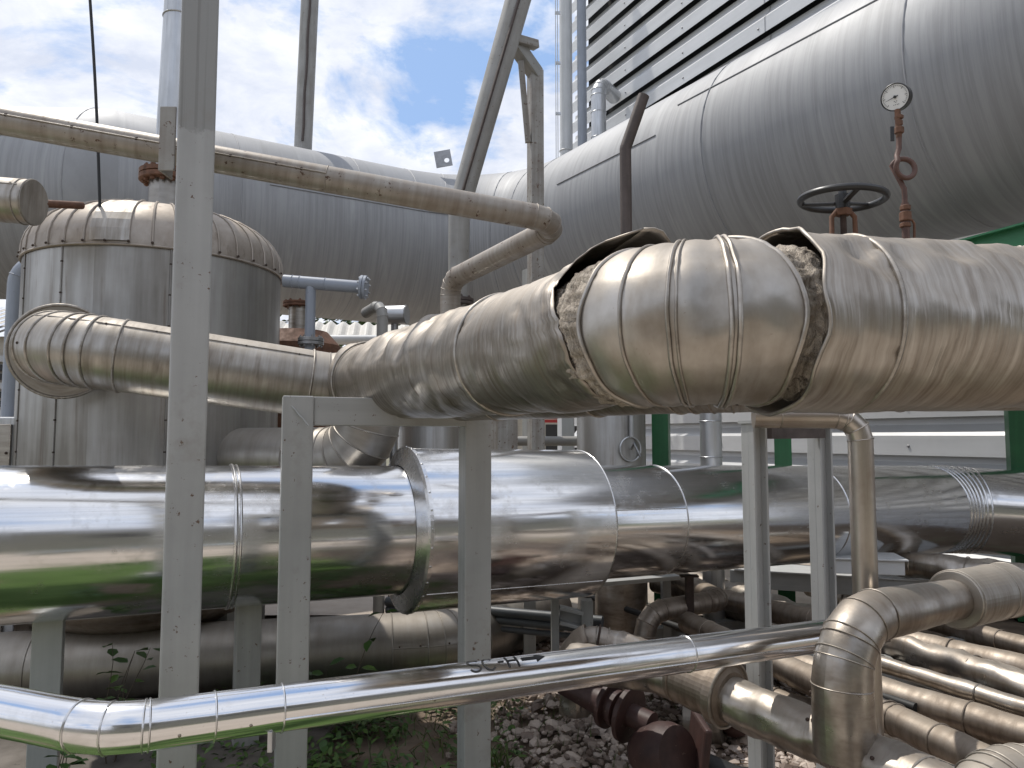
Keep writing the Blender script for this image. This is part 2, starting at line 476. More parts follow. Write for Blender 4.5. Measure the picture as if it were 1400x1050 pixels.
def smudge(name, lo, hi):
    m = M[name]; nt = m.node_tree; g = G(nt); b = [x for x in nt.nodes if x.type == 'BSDF_PRINCIPLED'][0]
    old = b.inputs['Roughness'].links[0].from_socket
    sm = g.map(g.noise(g.pos(), 5, 7, .68), .52, .70); wi = g.map(g.noise(g.uv(2, 9), 1, 5, .6), .55, .7)
    sp = g.map(g.noise(g.pos(), 120, 2, .5), .70, .74)
    k = g.math('MAXIMUM', sm, g.math('MULTIPLY', wi, .7))
    g.set(b.inputs['Roughness'], g.math('MULTIPLY_ADD', k, hi, old))
    c0 = b.inputs['Base Color'].links[0].from_socket
    c1 = g.mix(g.math('MULTIPLY', k, lo), c0, (.52, .49, .45)); g.set(b.inputs['Base Color'], g.mix(g.math('MULTIPLY', sp, .35), c1, (.3, .26, .22)))
smudge('alu_bright', .4, .16); smudge('alu_small', .35, .12)
def column_mat():
    m = paint('column_paint', (.40, .40, .39), (.315, .315, .305), .42, 3.0, .08, (1.0, 20), .05); nt = m.node_tree; g = G(nt)
    b = [x for x in nt.nodes if x.type == 'BSDF_PRINCIPLED'][0]; c0 = b.inputs['Base Color'].links[0].from_socket
    s = nt.nodes.new('ShaderNodeSeparateXYZ'); nt.links.new(g.pos(), s.inputs[0])
    h = g.math('MULTIPLY_ADD', g.noise(g.pos(), 22, 5, .7), .09, s.outputs[2])
    up = g.map(h, 2.70, 2.715); run = g.map(g.noise(g.uv(.5, 42), 1, 4, .6), .50, .62)
    old = g.mix(g.math('MULTIPLY', run, .6), (.265, .265, .255), (.16, .155, .145))
    c = g.mix(up, c0, old); st = g.math('MULTIPLY', g.map(g.noise(g.pos(), 3.5, 6, .7), .56, .72), .5)
    g.set(b.inputs['Base Color'], g.mix(st, c, (.22, .195, .165)))
column_mat()
def insul():
    m, nt, b = new_mat('insulation'); g = G(nt)
    a = g.noise(g.uv(60, 14), 1, 6, .7, 1.2); c = g.noise(g.pos(), 26, 5, .7)
    col = g.mix(g.map(a, .35, .65), (.66, .58, .48), (.26, .215, .17)); col = g.mix(g.map(c, .56, .68), col, (.05, .04, .033))
    g.set(b.inputs['Base Color'], col); b.inputs['Roughness'].default_value = 1
    g.set(b.inputs['Normal'], g.bump(a, 1, .02, g.bump(c, .8, .02)))
insul()
# ==== the big duct ==================================================================
PI = math.pi
Z = V((0, 0, 1))
dz = 4.32
duct_pts = [V((-10.5, 8.3, dz)), V((-4.75, 8.6, dz)), V((.02, 11.5, dz)), V((5.7, 2.35, dz))]
duct = pipe('exhaust_duct', 'huge grey aluminium clad duct running across the back and curving towards the right', 'duct', duct_pts, 1.1,
            M['jacket_duct'], bend=[0, .05, 2.0, 0], ng=5, n=96, bands=(.14, .33, .40, .73, .82, .91), gore_bands=True, bandr=.007, split=False)
for a, f0, f1 in ((1.15, .0, .33), (1.35, .345, .47), (1.05, .71, .82), (1.3, .62, .70), (.75, .82, .91)):
    path, g = fillet(duct_pts, [0, .05, 2.0, 0], 5); tot = length(path); T, N, B = frames(path); q = []
    for j in range(25):
        p, t, i = at_len(path, tot * (f0 + (f1 - f0) * j / 24)); nn = (N[i] - t * N[i].dot(t)).normalized(); bb = t.cross(nn)
        q.append(p + (nn * math.cos(a) + bb * math.sin(a)) * 1.102)
    b = MB(); b.sweep(q, .008, 6); b.build('lap_seam', M['jacket_duct'], duct)
# lifting lug on the duct
lug = MB(); c = P(606, 217, 10.1); e = .115
rt = Matrix.Rotation(-.18, 3, 'Y')
hole = c + rt @ V((.045, 0, -.03))
ring = []
for k in range(16):
    a = 2 * PI * k / 16; ring.append(hole + rt @ V((.036 * math.cos(a), 0, .036 * math.sin(a))))
sq = []
for k in range(16):
    a = 2 * PI * k / 16; x, z = math.cos(a), math.sin(a); s_ = e / max(abs(x), abs(z)); sq.append(c + rt @ V((x * s_, 0, z * s_)))
for y in (-.01, .01):
    for k in range(16):
        j = (k + 1) % 16; o_ = V((0, y, 0)); lug.quad_pts([sq[k] + o_, sq[j] + o_, ring[j] + o_, ring[k] + o_])
for k in range(16):
    j = (k + 1) % 16
    for rr_ in (sq, ring): lug.quad_pts([rr_[k] - V((0, .01, 0)), rr_[j] - V((0, .01, 0)), rr_[j] + V((0, .01, 0)), rr_[k] + V((0, .01, 0))])
lug.build('lifting_lug', M['galv_dark'], duct)

# ==== ribbed white building on the right ============================================
wd = V((.517, -1, 0)).normalized(); wn = V((-wd.y, wd.x, 0)); wn = -wn if wn.y > 0 else wn
W0 = V((1.28, 14.3, 0)); WL = 12.5; per = .41
bld = thing('clad_building', 'tall white building clad in horizontal ribbed metal sheet behind the duct', 'building')
m = MB(); prof = []
z = -.30
while z < 12:
    prof += [(z + .075, .115), (z + .06, .135), (z + .275, .135), (z + .395, .03), (z + .47, .02), None]; z += per
for i in range(1, len(prof)):
    if not prof[i] or not prof[i - 1]: continue
    (z0, d0), (z1, d1) = prof[i - 1], prof[i]
    for k in range(5):
        a, b_ = WL * k / 5, WL * (k + 1) / 5
        m.quad_pts([W0 + wd * a + wn * d0 + Z * z0, W0 + wd * b_ + wn * d0 + Z * z0, W0 + wd * b_ + wn * d1 + Z * z1, W0 + wd * a + wn * d1 + Z * z1],
                   uvs=[(a, z0), (b_, z0), (b_, z1), (a, z1)])
m.build('louvre_wall', M['clad_white'], bld)
m = MB(); m.quad_pts([W0 - wn * .3, W0 - wn * .3 + wd * WL, W0 - wn * .3 + wd * WL + Z * 12, W0 - wn * .3 + Z * 12]); m.build('shade_backing', M['dark'], bld)  # near-black sheet standing in for the shade inside the louvre gaps
m = MB(); m.bar(W0 - wn * .15 - wd * .0 + Z * -.1, W0 - wn * .15 + Z * 12.2, .12, .25); m.build('corner_trim', M['white_paint'], bld)
m = MB(); q = [W0 - wn * .35 - wd * .0, W0 - wn * 6, W0 - wn * 6 + wd * WL, W0 + wd * WL - wn * .1]
for i in range(3):
    m.quad_pts([q[i], q[i + 1], q[i + 1] + Z * 12, q[i] + Z * 12])
m.quad_pts([p + Z * 11.95 for p in q]); m.build('rear_wall', M['clad_white'], bld)
def wallhit(px, py):
    d = ray(px, py); nrm = wn; t = (W0 + wn * .137 - CAM).dot(nrm) / d.dot(nrm); return CAM + d * t
cnt = 0
for px in (857, 937, 1043, 1140, 980, 1230, 1365):
    k0 = wallhit(px, 300); 
    for k in range(28):
        zz = -.30 + per * k + .16; p = V((k0.x, k0.y, zz))
        y_img = 597 - (zz - 1.6) / p.y * F
        if -20 < y_img < 640 and (px in (857, 937, 1043, 1140) and zz > 3.6 or px in (980, 1230, 1365) and zz < 2.1):
            screw(bld, p, wn, M['galv_dark'], 2.2); cnt += 1
for px in (1052,):   # sheet joints
    k0 = wallhit(px, 300); mm = MB()
    s0 = (k0 - W0).dot(wd); 
    for i in range(1, len(prof)):
        if not prof[i] or not prof[i - 1]: continue
        (z0, d0), (z1, d1) = prof[i - 1], prof[i]
        a = W0 + wd * s0 + wn * (d0 + .004) + Z * z0; b_ = W0 + wd * s0 + wn * (d1 + .004) + Z * z1
        mm.quad_pts([a, a + wd * .014, b_ + wd * .014, b_])
    mm.build('sheet_joint', M['galv_dark'], bld)

# green steel frame under the duct
for px, yb, lab in ((904, 800, 'dark green square post left of the round steel downpipe by the white wall'), (1070, 800, 'dark green post half hidden behind the rusty cross beam'), (1390, 800, 'dark green post at the right edge of the photo by the white wall')):
    p = P(px, 600, 6.6); w = W(22, 6.6)
    post('green_post', lab, 'post', p.x, p.y, 0, 3.05, w, w, -.35, M['green_paint'], group='green frame posts under the duct')
p0 = P(1230, 345, 5.7); p1 = P(1520, 318, 4.3); p1.z = p0.z = 1.6 + (597 - 337) / F * 5.4 - .14
m = MB(); m.bar(p0, p1, .03, .26); m.build('web', M['green_beam'], None)
gb = ROOTS.pop(); bm_root = thing('green_beam', 'bright green steel beam sloping past the right edge under the duct', 'beam'); gb.parent = bm_root
for s in (-1, 1):
    m = MB(); m.bar(p0 + Z * s * .135, p1 + Z * s * .135, .16, .014); m.build('beam_flange', M['green_beam'], bm_root)

# ==== vertical vessel on the left ===================================================
TY = 5.15; tc = P(215, 480, TY); tc.z = 0; TR = .815
zs = 1.6 + (597 - 352) / F * (TY - .35)
vs = tag(MB().build('x', M['dark']) if 0 else link('storage_tank', None), 'upright grey metal tank with a gored domed top at the left', 'tank')
m = MB()
m.revolve(tc, Z, [(.58 + .0, TR), (zs, TR)], n=96, caps=False); shell = m.build('shell', M['jacket_tank'], vs)
m = MB(); dome = []
for k in range(13):
    t = k / 12 * PI / 2; ex = 2 / 2.5
    dome.append((zs + .40 * math.sin(t) ** ex, (TR + .012) * max(0, math.cos(t)) ** ex))
dome = [(zs - .015, TR + .012)] + dome; dome[-1] = (dome[-1][0], 0)
m.revolve(tc, Z, dome, n=96); m.build('domed_top', M['jacket_dome'], vs)
for k in range(40):
    a = 2 * PI * k / 40 + .08; q = [tc + V((math.cos(a) * r_, math.sin(a) * r_, h + .003)) for h, r_ in dome[1:10]]
    if math.sin(a) > .45: continue
    b = MB(); b.sweep(q, .008, 6); sb = b.build('gore_seam', M['jacket_dome'], vs)
    screw(sb, q[0] + V((math.cos(a), math.sin(a), 0)) * .012, (math.cos(a), math.sin(a), .1), M['rust_dark'], 1.1)
b = MB(); b.torus(tc + Z * (zs - .015), Z, TR + .008, .009, n=96); b.build('rim_bead', M['jacket_dome'], vs)
m = MB(); bd = []
for k in range(9):
    t = k / 8 * PI / 2; bd.append((.58 - .26 * math.sin(t), (TR + .006) * math.cos(t) + .001))
m.revolve(tc, -Z, [(-h, r_) for h, r_ in bd], n=72); m.build('dished_bottom', M['jacket_brown'], vs)
m = MB(); m.revolve(tc, Z, [(.08, .115), (.40, .115)], n=32); m.build('drain_nozzle', M['jacket_mid'], vs)
for a in (-1.83, -2.32, -1.05):     # vertical lap seams with screws
    d = V((math.cos(a), math.sin(a), 0)); b = MB(); q = [tc + d * (TR + .002) + Z * (.6 + (zs - .62) * k / 6) for k in range(7)]
    b.sweep(q, .006, 6, up=(0, -1, 0)); ls = b.build('lap_seam', M['jacket_tank'], vs)
    for k in range(11): screw(ls, tc + d * (TR + .004) + Z * (.75 + k * .19), d, M['rust_dark'], 1.0)
for a in (.4, 2.74, -.4, -2.74):
    d = V((math.cos(a), math.sin(a), 0)); b = MB(); pp = tc + d * (TR - .12)
    b.box((pp.x, pp.y, .3), (.12, .12, .6), Matrix.Rotation(a, 3, 'Z')); b.build('leg', M['steel_grey'], vs)
# box patch on the shoulder
a = -1.60; b = MB()
for k in range(6):
    aa, ab = a + .045 * k, a + .045 * (k + 1)
    for (h0, r0_), (h1, r1_) in zip(dome[1:7], dome[2:8]):
        b.quad_pts([tc + V((math.cos(x_) * (r_ + .012), math.sin(x_) * (r_ + .012), h_ + .006)) for x_, r_, h_ in ((aa, r0_, h0), (ab, r0_, h0), (ab, r1_, h1), (aa, r1_, h1))], True)
o_ = b.build('patch_plate', M['jacket_mid'], vs)
fc = P(217, 243, TY); fc.x = tc.x + .03; fc.y = TY
flange(vs, fc, Z, .185, .035, 14, M['rust'], boltmat=M['rust'])
m = MB(); m.revolve(V((fc.x, fc.y, 0)), Z, [(zs + .3, .118), (fc.z - .03, .118)], n=32); m.build('neck', M['jacket_dull'], vs)
pipe('vent_riser', 'silver riser pipe standing on the rusty flange of the domed tank', 'pipe', [V((fc.x + .02, fc.y, fc.z + .06)), V((fc.x + .05, fc.y + .05, 5.6))], .108, M['galv'], bands=(.54, .04), bandr=.006)
pp = P(25, 372, 5.1)
pipe('overflow_pipe', 'blue grey painted pipe bending into the left flank of the domed tank', 'pipe', [V((pp.x, 5.1, .3)), V((pp.x, 5.1, pp.z + .07)), V((pp.x + .5, 5.15, pp.z + .07))], .063, M['pipe_blue'], bend=.16, ng=8, split=False, bands=(.82,), bandr=.004)

# ==== left insulated pipe from the tank to the corner =================================
r1 = .166; za = 2.01
a0 = P(88, 478, TY - .80); a0.z = za + .09
b0 = P(64, 478, 3.28); b0.z = za
c0 = P(470, 512, 3.72); c0.z = 1.845
lp = pipe('insulated_pipe', 'weathered insulated pipe curving out of the domed tank and resting towards the frame', 'pipe', [a0, b0, c0], r1, M['jacket_mid'],
          bend=.36, ng=5, n=56, bands=(.52, .69, .93), gore_bands=True, lap=(.55, .42, .93), screws=[(.56, .55), (.64, .55), (.8, .55), (.9, .55), (.43, 1.5), (.33, 1.5)], bandr=.006, bandmat=M['jacket_mid'])
ax = (b0 - a0).normalized(); pc = tc + (V((a0.x, a0.y, 0)) - V((tc.x, tc.y, 0))).normalized() * (TR + .03); pc.z = za + .02
pc = a0 + ax * .20
for rr_, nm in ((.275, 'collar_plate'),):
    rr_ = .262
    m = MB(); m.revolve(pc, ax, [(-.012, r1), (-.012, rr_), (.012, rr_), (.012, r1)], n=56, smooth=False, caps=False); pl = m.build(nm, M['jacket_mid'], lp)
    m = MB(); m.torus(pc + ax * .012, ax, rr_, .009, n=56); m.build('rim', M['jacket_mid'], pl)

# ==== damaged insulated pipe ==========================================================
zc = 1.855
A = P(497, 505, 3.62); A.z = zc + .008
Bc = P(930, 440, 1.60); Bc.z = zc - .002
Ce = P(1470, 440, 1.84); Ce.z = zc + .012
d1 = (Bc - A).normalized(); d2 = (Ce - Bc).normalized()
dmg = thing('damaged_pipe', 'large dented insulated pipe whose torn jacket exposes the wool at the elbow', 'pipe')
def warp(amp, fq, off, dents=()):
    o_ = V((off, off * 1.7, 0))
    def fn(i, s, a, p):
        q = p * fq + o_
        dr = amp * (noise.noise(q) + .5 * noise.noise(q * 2.7) - 1.1 * max(0, .10 - abs(noise.noise(q * 1.3 + V((5, 2, 1))))) * 9)
        for (c, rad, dep) in dents:
            dd = (p - c).length / rad
            if dd < 1.6:
                dr += dep * (-max(0, 1 - dd * (1 + .35 * noise.noise(p * 14))) ** 1.4 * 1.25 + .22 * math.exp(-(dd - 1) ** 2 * 16))
        return dr
    return fn
# straight run, left of the elbow
L1 = (Bc - A).length
N1 = 110; s_end = L1 - .185
pts = [A + d1 * (s_end * k / N1) for k in range(N1 + 1)]
rads = []
for k in range(N1 + 1):
    s = s_end * k / N1; r_ = .178 + .010 * min(1, s / .5)
    rads.append(r_)
side = d1.cross(Z).normalized()       # towards camera-left? (x right of travel)
if side.y > 0: side = -side
dents = []
for s, ang, rad, dep in ((.75, .75, .13, .022), (.98, .95, .11, .020), (1.15, .7, .12, .02), (.52, .8, .11, .018), (1.33, .9, .08, .012), (.9, .45, .12, .018), (1.45, .5, .1, .014), (.64, 1.1, .08, .012), (1.02, 1.3, .07, .009)):
    dents.append((A + d1 * s + (Z * math.cos(ang) + side * math.sin(ang)) * .185, rad, dep))
fw = warp(.0055, 4, 3, dents)
def fn1(i, s, a, p):
    dr = fw(i, s, a, p)
    # torn, flared lip at the end: the sheet lifts off at the top
    e = max(0, 1 - (s_end - s) / .22)
    sg = math.sin(a) * (1 if B_sign > 0 else -1)
    top = max(0, math.cos(a - .1))
    e0 = max(0, 1 - s / .13)
    dr += e0 * .026 * max(0, math.cos(a - .2)) ** 2
    ta = (a + PI) % (2 * PI) - PI; top = max(0, 1 - abs(ta + .05) / .95) ** 1.25
    dr += e ** 1.3 * (.052 * top) - .014 * min(1, e * 1.6) * max(0, min(1, .5 - math.cos(a)))
    if e > .0: dr += e * .010 * noise.noise(p * 22)
    return dr
B_sign = 1
m = MB()
def ragged(m, pts, rads, n, fn, cuts):
    pass
T, N_, B_, S = m.sweep(pts, rads, 72, (False, False), None, fn1)
# ragged cut of the lip: slide the last rings along the pipe as a function of angle
n = 72; per_ring = n + 1
def slide(m, ring0, nrings, dirv, f):
    for i in range(nrings):
        w = ((i + 1) / nrings) ** 1.2
        for k in range(per_ring):
            a = 2 * PI * (k % n) / n
            m.v[(ring0 + i) * per_ring + k] += dirv * f(a) * w
def lip(a):
    # a measured from the top towards the camera side
    t = (a + PI) % (2 * PI) - PI
    kn = [(-3.2, -.02), (-1.4, 0), (-.5, .06), (-.12, .085), (.02, .06), (.16, -.03), (.38, -.045), (.7, -.095), (.86, -.105), (1.1, -.075), (1.45, -.035), (1.9, -.015), (3.2, -.02)]
    for (ta, va), (tb, vb) in zip(kn, kn[1:]):
        if ta <= t <= tb: return va + (vb - va) * (t - ta) / (tb - ta) + .004 * math.sin(t * 31) + .010 * noise.noise(V((t * 6, 3, 1)))
    v_ = .045 * math.exp(-((t + .25) / .55) ** 2) - .085 * math.exp(-((t - .95) / .6) ** 2) - .03 * math.exp(-((t - .5) / .15) ** 2) + .010 * math.sin(t * 9 + 1) * math.exp(-((t - .6) / .8) ** 2) - .02
    return v_
slide(m, N1 - 21, 22, d1, lip)
j1 = m.build('jacket', M['jacket_old'], dmg); tag(j1, 'dented left jacket with a torn flared end')
j1.modifiers.new('Solidify', 'SOLIDIFY').thickness = .003
for f in (.06, .72):
    b = MB(); p = A + d1 * (s_end * f); b.torus(p, d1, .189, .0055, n=64); b.build('seam_band', M['jacket_mid'], j1)
# elbow
epts, eg = fillet([A, Bc, Ce], .225, 30)
ei = [i for i in eg]
el = [epts[i] for i in ei]
# extend a little at both ends along the runs
el = el[3:] + [el[-1] + d2 * .005, el[-1] + d2 * .01]
edents = [(V((Bc.x - .12, Bc.y - .12, zc + .10)), .06, .006), (V((Bc.x + .02, Bc.y - .14, zc + .02)), .085, .008), (V((Bc.x + .09, Bc.y - .12, zc + .12)), .05, .006), (V((Bc.x - .05, Bc.y - .14, zc - .05)), .08, .008)]
few = warp(.0028, 7, 11, edents)
er = []
G_ = 5
for i in range(len(el)):
    f = i / (len(el) - 1) * G_
    fr = f - math.floor(f)
    er.append(.1765 + .0045 * math.sin(fr * PI) + .004)
m = MB(); m.sweep(el, er, 72, (False, False), None, few)
for i in range(8):
    for k in range(73):
        t = (2 * PI * (k % 72) / 72 + PI) % (2 * PI) - PI
        m.v[(len(el) - 8 + i) * 73 + k] += d2 * (-.078 * math.exp(-((t - .05) / .6) ** 2) + .006 * math.sin(t * 5)) * ((i + 1) / 8) ** 1.3
        if i < 5: m.v[i * 73 + k] += d1 * (.012 * math.cos(t * 2) + .004 * math.sin(t * 7)) * (1 - i / 5)
ev = [v_.copy() for v_ in m.v]
j2 = m.build('elbow_jacket', M['jacket_elbow'], dmg); tag(j2, 'scratched elbow jacket of five gores')
j2.modifiers.new('Solidify', 'SOLIDIFY').thickness = .003
Te, Ne, Be = frames(el)
for f, br in ((0, .0055), (.2, .004), (.42, .005), (.44, .003), (.665, .0055), (.70, .0055), (1, .006)):
    i = int(round(f * (len(el) - 1)))
    b = MB(); q = []
    for k in range(73):
        a = 2 * PI * k / 72; d = Ne[i] * math.cos(a) + Be[i] * math.sin(a)
        q.append(ev[i * 73 + k % 72] + d * .0025 + Te[i] * (.003 * noise.noise(d * 3 + V((f * 9, 0, 0))) if 0 < f < 1 else 0))
    b.sweep(q, br, 8, (False, False)); b.build('seam_band', M['jacket_elbow'], j2)
# right run
s2 = .236; N2 = 60
pts2 = [Bc + d2 * (s2 + ((Ce - Bc).length - s2) * k / N2) for k in range(N2 + 1)]
side2 = V((d2.y, -d2.x, 0))
d2d = []
for s, ang, rad, dep in ((.33, .85, .05, .016), (.37, 1.05, .045, .014), (.365, .75, .05, .016), (.44, .9, .05, .010), (.60, .7, .07, .014), (.80, .75, .08, .022), (.86, 1.05, .06, .016), (.74, .5, .07, .016), (.55, 1.25, .07, .006), (.93, .8, .07, .018)):
    d2d.append((Bc + d2 * s + (Z * math.cos(ang) + side2 * math.sin(ang)) * .2, rad, dep))
fw2 = warp(.005, 5, 23, d2d)
def fn2(i, s, a, p):
    e = max(0, 1 - s / .12)
    return fw2(i, s, a, p) + e ** 2 * (.004 * max(0, math.cos(a)) + .002)
m = MB(); m.sweep(pts2, [.204 - .008 * k / N2 for k in range(N2 + 1)], 72, (False, False), None, fn2)
for k in range(per_ring):       # irregular left lip
    a = 2 * PI * (k % n) / n; t = (a + PI) % (2 * PI) - PI
    for i in range(6):
        m.v[i * per_ring + k] += d2 * (-.012 * math.sin(t) + .016 * math.exp(-((t - .35) / .5) ** 2) + .007 * math.sin(t * 8) - .022 * max(0, -math.cos(t)) - .004 * math.exp(-((t - .1) / .5) ** 2) + .005 * math.sin(3 * t)) * (1 - i / 6)
j3 = m.build('jacket', M['jacket_old'], dmg); tag(j3, 'right jacket with a rolled lip and dents')
j3.modifiers.new('Solidify', 'SOLIDIFY').thickness = .003
b = MB(); q = []
for k in range(73):
    a = 2 * PI * (k % 72) / 72; q.append(V(m.v[k % 72]) + (V(m.v[k % 72]) - pts2[0]).normalized() * .001)
b.sweep(q, .0045, 8, (False, False)); b.build('rolled_lip', M['jacket_elbow'], j3)
b = MB(); b.torus(Bc + d2 * .40, d2, .2015, .0055, n=64); b.build('seam_band', M['jacket_mid'], j3)
# the wool inside
wp = [A + d1 * (L1 * .55)] + [A + d1 * (L1 * .55 + (L1 * .45 - .19) * k / 50) for k in range(1, 51)] + el + [Bc + d2 * (.185 + .30 * k / 60) for k in range(1, 61)]
def fnw(i, s, a, p):
    c_ = abs(noise.noise(p * 16)) ; f_ = noise.noise(p * 55)
    inside = any((p - e_).length < .2 for e_ in el[5:-5])
    v_ = .006 * f_ - .016 * c_ + .006 * noise.noise(p * 7)
    return v_ + .006 * noise.noise(V((p.x * 40, p.y * 40, p.z * 150))) - .006 * abs(noise.noise(p * 90)) - .02 * max(0, noise.noise(p * 19 + V((3, 3, 3))) - .22) - (.014 if inside else 0)
wr = []
for q_ in wp:
    s_ = (q_ - A).length; u_ = (q_ - Bc).dot(d2)
    wr.append(.178 if (L1 - .25 < s_ < L1 + .1 and u_ < .27) or (q_ - Bc).length < .25 else (.164 if L1 - .34 < s_ < L1 else .145))
m = MB(); m.sweep(wp, wr, 200, (True, True), None, fnw); m.build('insulation', M['insulation'], dmg)
# loose strip of wool and foil hanging in the gap on the right
for k in range(0):
    a = 1.15 + .22 * k; q = []
    for j in range(8):
        aa = a + j * .07; d = Z * math.cos(aa) + side2 * math.sin(aa)
        q.append(Bc + d2 * (.200 + .012 * math.sin(k * 2 + j)) + d * (.178 + .008 * math.sin(j * 1.3 + k)))
    b = MB(); b.sweep(q, [.006 + .006 * math.sin(PI * (j + .5) / 8) for j in range(8)], 7, fn=lambda i, s, a, p: .004 * noise.noise(p * 60)); b.build('wool_tuft', M['insulation'], dmg)
# corner piece at the crossing with the left pipe: narrow gores
cpts = [c0 + (c0 - b0).normalized() * -.02, A - d1 * .06, A + d1 * .12]
cl = c0 - (c0 - b0).normalized() * .06
pc_, pg_ = fillet([cl, V((A.x + .03, A.y + .03, zc + .01)) - d1 * .1, A + d1 * .2], .24, 6)
rr_ = [r1 + (.172 - r1) * min(1, i / (len(pc_) - 2)) for i in range(len(pc_))]
m = MB(); m.sweep(pc_, rr_, 48, (True, True), set(pg_)); cj = m.build('corner_jacket', M['jacket_mid'], dmg)
Tc, Nc, Bc_ = frames(pc_)
for i in pg_:
    b = MB(); b.torus(pc_[i], Tc[i], rr_[i] + .001, .004, n=48); b.build('seam_band', M['jacket_mid'], cj)
# smaller pipe below it
A2 = P(590, 566, 3.35); A2.z = 1.77
B2 = P(985, 500, 2.08); B2.z = 1.775
C2 = P(1470, 500, 2.12); C2.z = 1.782
pipe('tracer_pipe', 'thinner brown insulated pipe tucked under the large dented pipe', 'pipe', [A2, B2, C2], .105, M['jacket_old'], bend=.28, ng=5, n=40, bands=(.2, .42, .8), gore_bands=True, disp=.004, dfreq=5,
     screws=[(f, 2.5) for f in (.08, .16, .24, .32, .4, .62, .7, .78, .86)])

# ==== shiny pipe with sleeve =========================================================
SL = V((-2.35, 3.30, 0)); SR = V((2.55, 5.72, 0))
def onl(px):
    d = ray(px, 700); dx, dy = SR.x - SL.x, SR.y - SL.y
    t = (d.x * SL.y - SL.x) / (dx - d.x * dy); return V((SL.x + dx * t, SL.y + dy * t, 0))
zb = 1.15
def sh(px, z=zb): p = onl(px); p.z = z; return p
z_l = 1.6 - (741 - 597) / F * onl(10).y; z_r = 1.6 - (708 - 597) / F * onl(900).y
def shz(px):
    p = onl(px); f = (p.x - SL.x) / (SR.x - SL.x); p.z = z_l + (z_r - z_l) * (p.x - onl(10).x) / (onl(900).x - onl(10).x); return p
sleeve_a, sleeve_b = shz(552), shz(788)
big = thing('steam_main', 'large mirror bright insulated pipe with a wider sleeve running across the middle', 'pipe')
x0 = shz(-330); x1 = shz(590)
def main_run(name, pa, pb, r_, lab=None, nn=64, n_=72, amp=.0012):
    m = MB(); pts = [pa.lerp(pb, k / nn) for k in range(nn + 1)]; off = random.random() * 30
    m.sweep(pts, r_, n_, (True, True), None, lambda i, s, a, p: amp * noise.noise(V((s * 1.3 + off, a * 1.2, 0))))
    o = m.build(name, M['alu_bright'], big)
    if lab: tag(o, lab)
    return o
RA = 94 * onl(350).y / F * .985; RS = .448; RB = 74 * onl(900).y / F * .98
g1 = main_run('jacket', x0, x1, RA, 'left length of bright jacket', 90)
axm = (x1 - x0).normalized()
for px in (313,):
    b = MB(); b.torus(shz(px), axm, RA + .001, .009, n=72); b.torus(shz(px) + axm * .022, axm, RA + .001, .006, n=72); b.build('seam_band', M['alu_bead'], g1)
b = MB(); b.torus(x1 - axm * .09, axm, RA + .002, .006, n=72); b.build('seam_band', M['alu_bead'], g1)
slv = main_run('sleeve', sleeve_a, sleeve_b, RS, 'wide drum shaped sleeve over the joint', 40, 96, .0022)
# conical end plate of the sleeve with rivets
m = MB(); m.revolve(sleeve_a, axm, [(-.045, RA + .004), (-.015, RS - .01), (-.006, RS + .008), (.014, RS + .008), (.014, RS - .004)], n=96, smooth=False, caps=False); ep = m.build('end_plate', M['alu_bead'], slv)
for k in range(30):
    a = 2 * PI * k / 30; up = Z; x_ = (up - axm * up.dot(axm)).normalized(); y_ = axm.cross(x_); d = x_ * math.cos(a) + y_ * math.sin(a)
    screw(ep, sleeve_a + d * (RS + .008) + axm * .004, d, M['alu_bead'], .8, 'rivet')
m = MB(); m.torus(sleeve_b, axm, RS - .003, .006, n=96); m.build('edge_bead', M['alu_bead'], slv)
# right length and elbow leaving behind the posts
e0 = shz(1290); e0.z = shz(1290).z; rend = V((e0.x + 1.6, e0.y - .02, e0.z - .1))
rp, rg = fillet([sleeve_b - axm * .2, e0, rend], .75, 6)
m = MB(); q, rr2, kp = resample(rp, [RB] * len(rp), .1, rg); m.sweep(q, rr2, 64, (True, True), set(kp), lambda i, s, a, p: .0012 * noise.noise(V((s * 1.3 + 3, a * 1.2, 0))))
g3 = m.build('jacket', M['alu_bright'], big); tag(g3, 'right length of bright jacket ending in a bend')
Tr, Nr, Br = frames(rp)
for i in rg:
    b = MB(); b.torus(rp[i], Tr[i], RB + .001, .007, n=64); b.build('seam_band', M['alu_bead'], g3)
for px in (893, 1108):
    b = MB(); b.torus(shz(px), axm, RB + .001, .004, n=64); b.build('seam_band', M['alu_bead'], g3)
def lapline(parent, pa, pb, r_, a, mat, rad=.003):
    t = (pb - pa).normalized(); x_ = (Z - t * Z.dot(t)).normalized(); y_ = t.cross(x_); d = x_ * math.cos(a) + y_ * math.sin(a)
    b = MB(); b.sweep([pa + d * (r_ + .001), pb + d * (r_ + .001)], rad, 6); return b.build('lap_seam', mat, parent)
lapline(g3, sleeve_b, shz(893), RB, 1.28, M['alu_bead'])
lapline(slv, sleeve_a.lerp(sleeve_b, .02), sleeve_a.lerp(sleeve_b, .98), RS, 2.3, M['alu_bead'])

# supports below the bright pipe
for px, zt, lab, w_ in ((64, .78, 'grey square leg with base plate under the bright pipe at the far left', .12), (337, .80, 'grey square leg standing between the left column and the portal frame under the bright pipe', .12)):
    p = onl(px); p = P(px, 930, p.y + .05)
    post('pipe_support', lab, 'support', p.x, p.y, .0, zt, w_, w_, .45, M['steel_light'] if px < 100 else M['steel_grey'], base=True, group='square legs under the bright pipe')

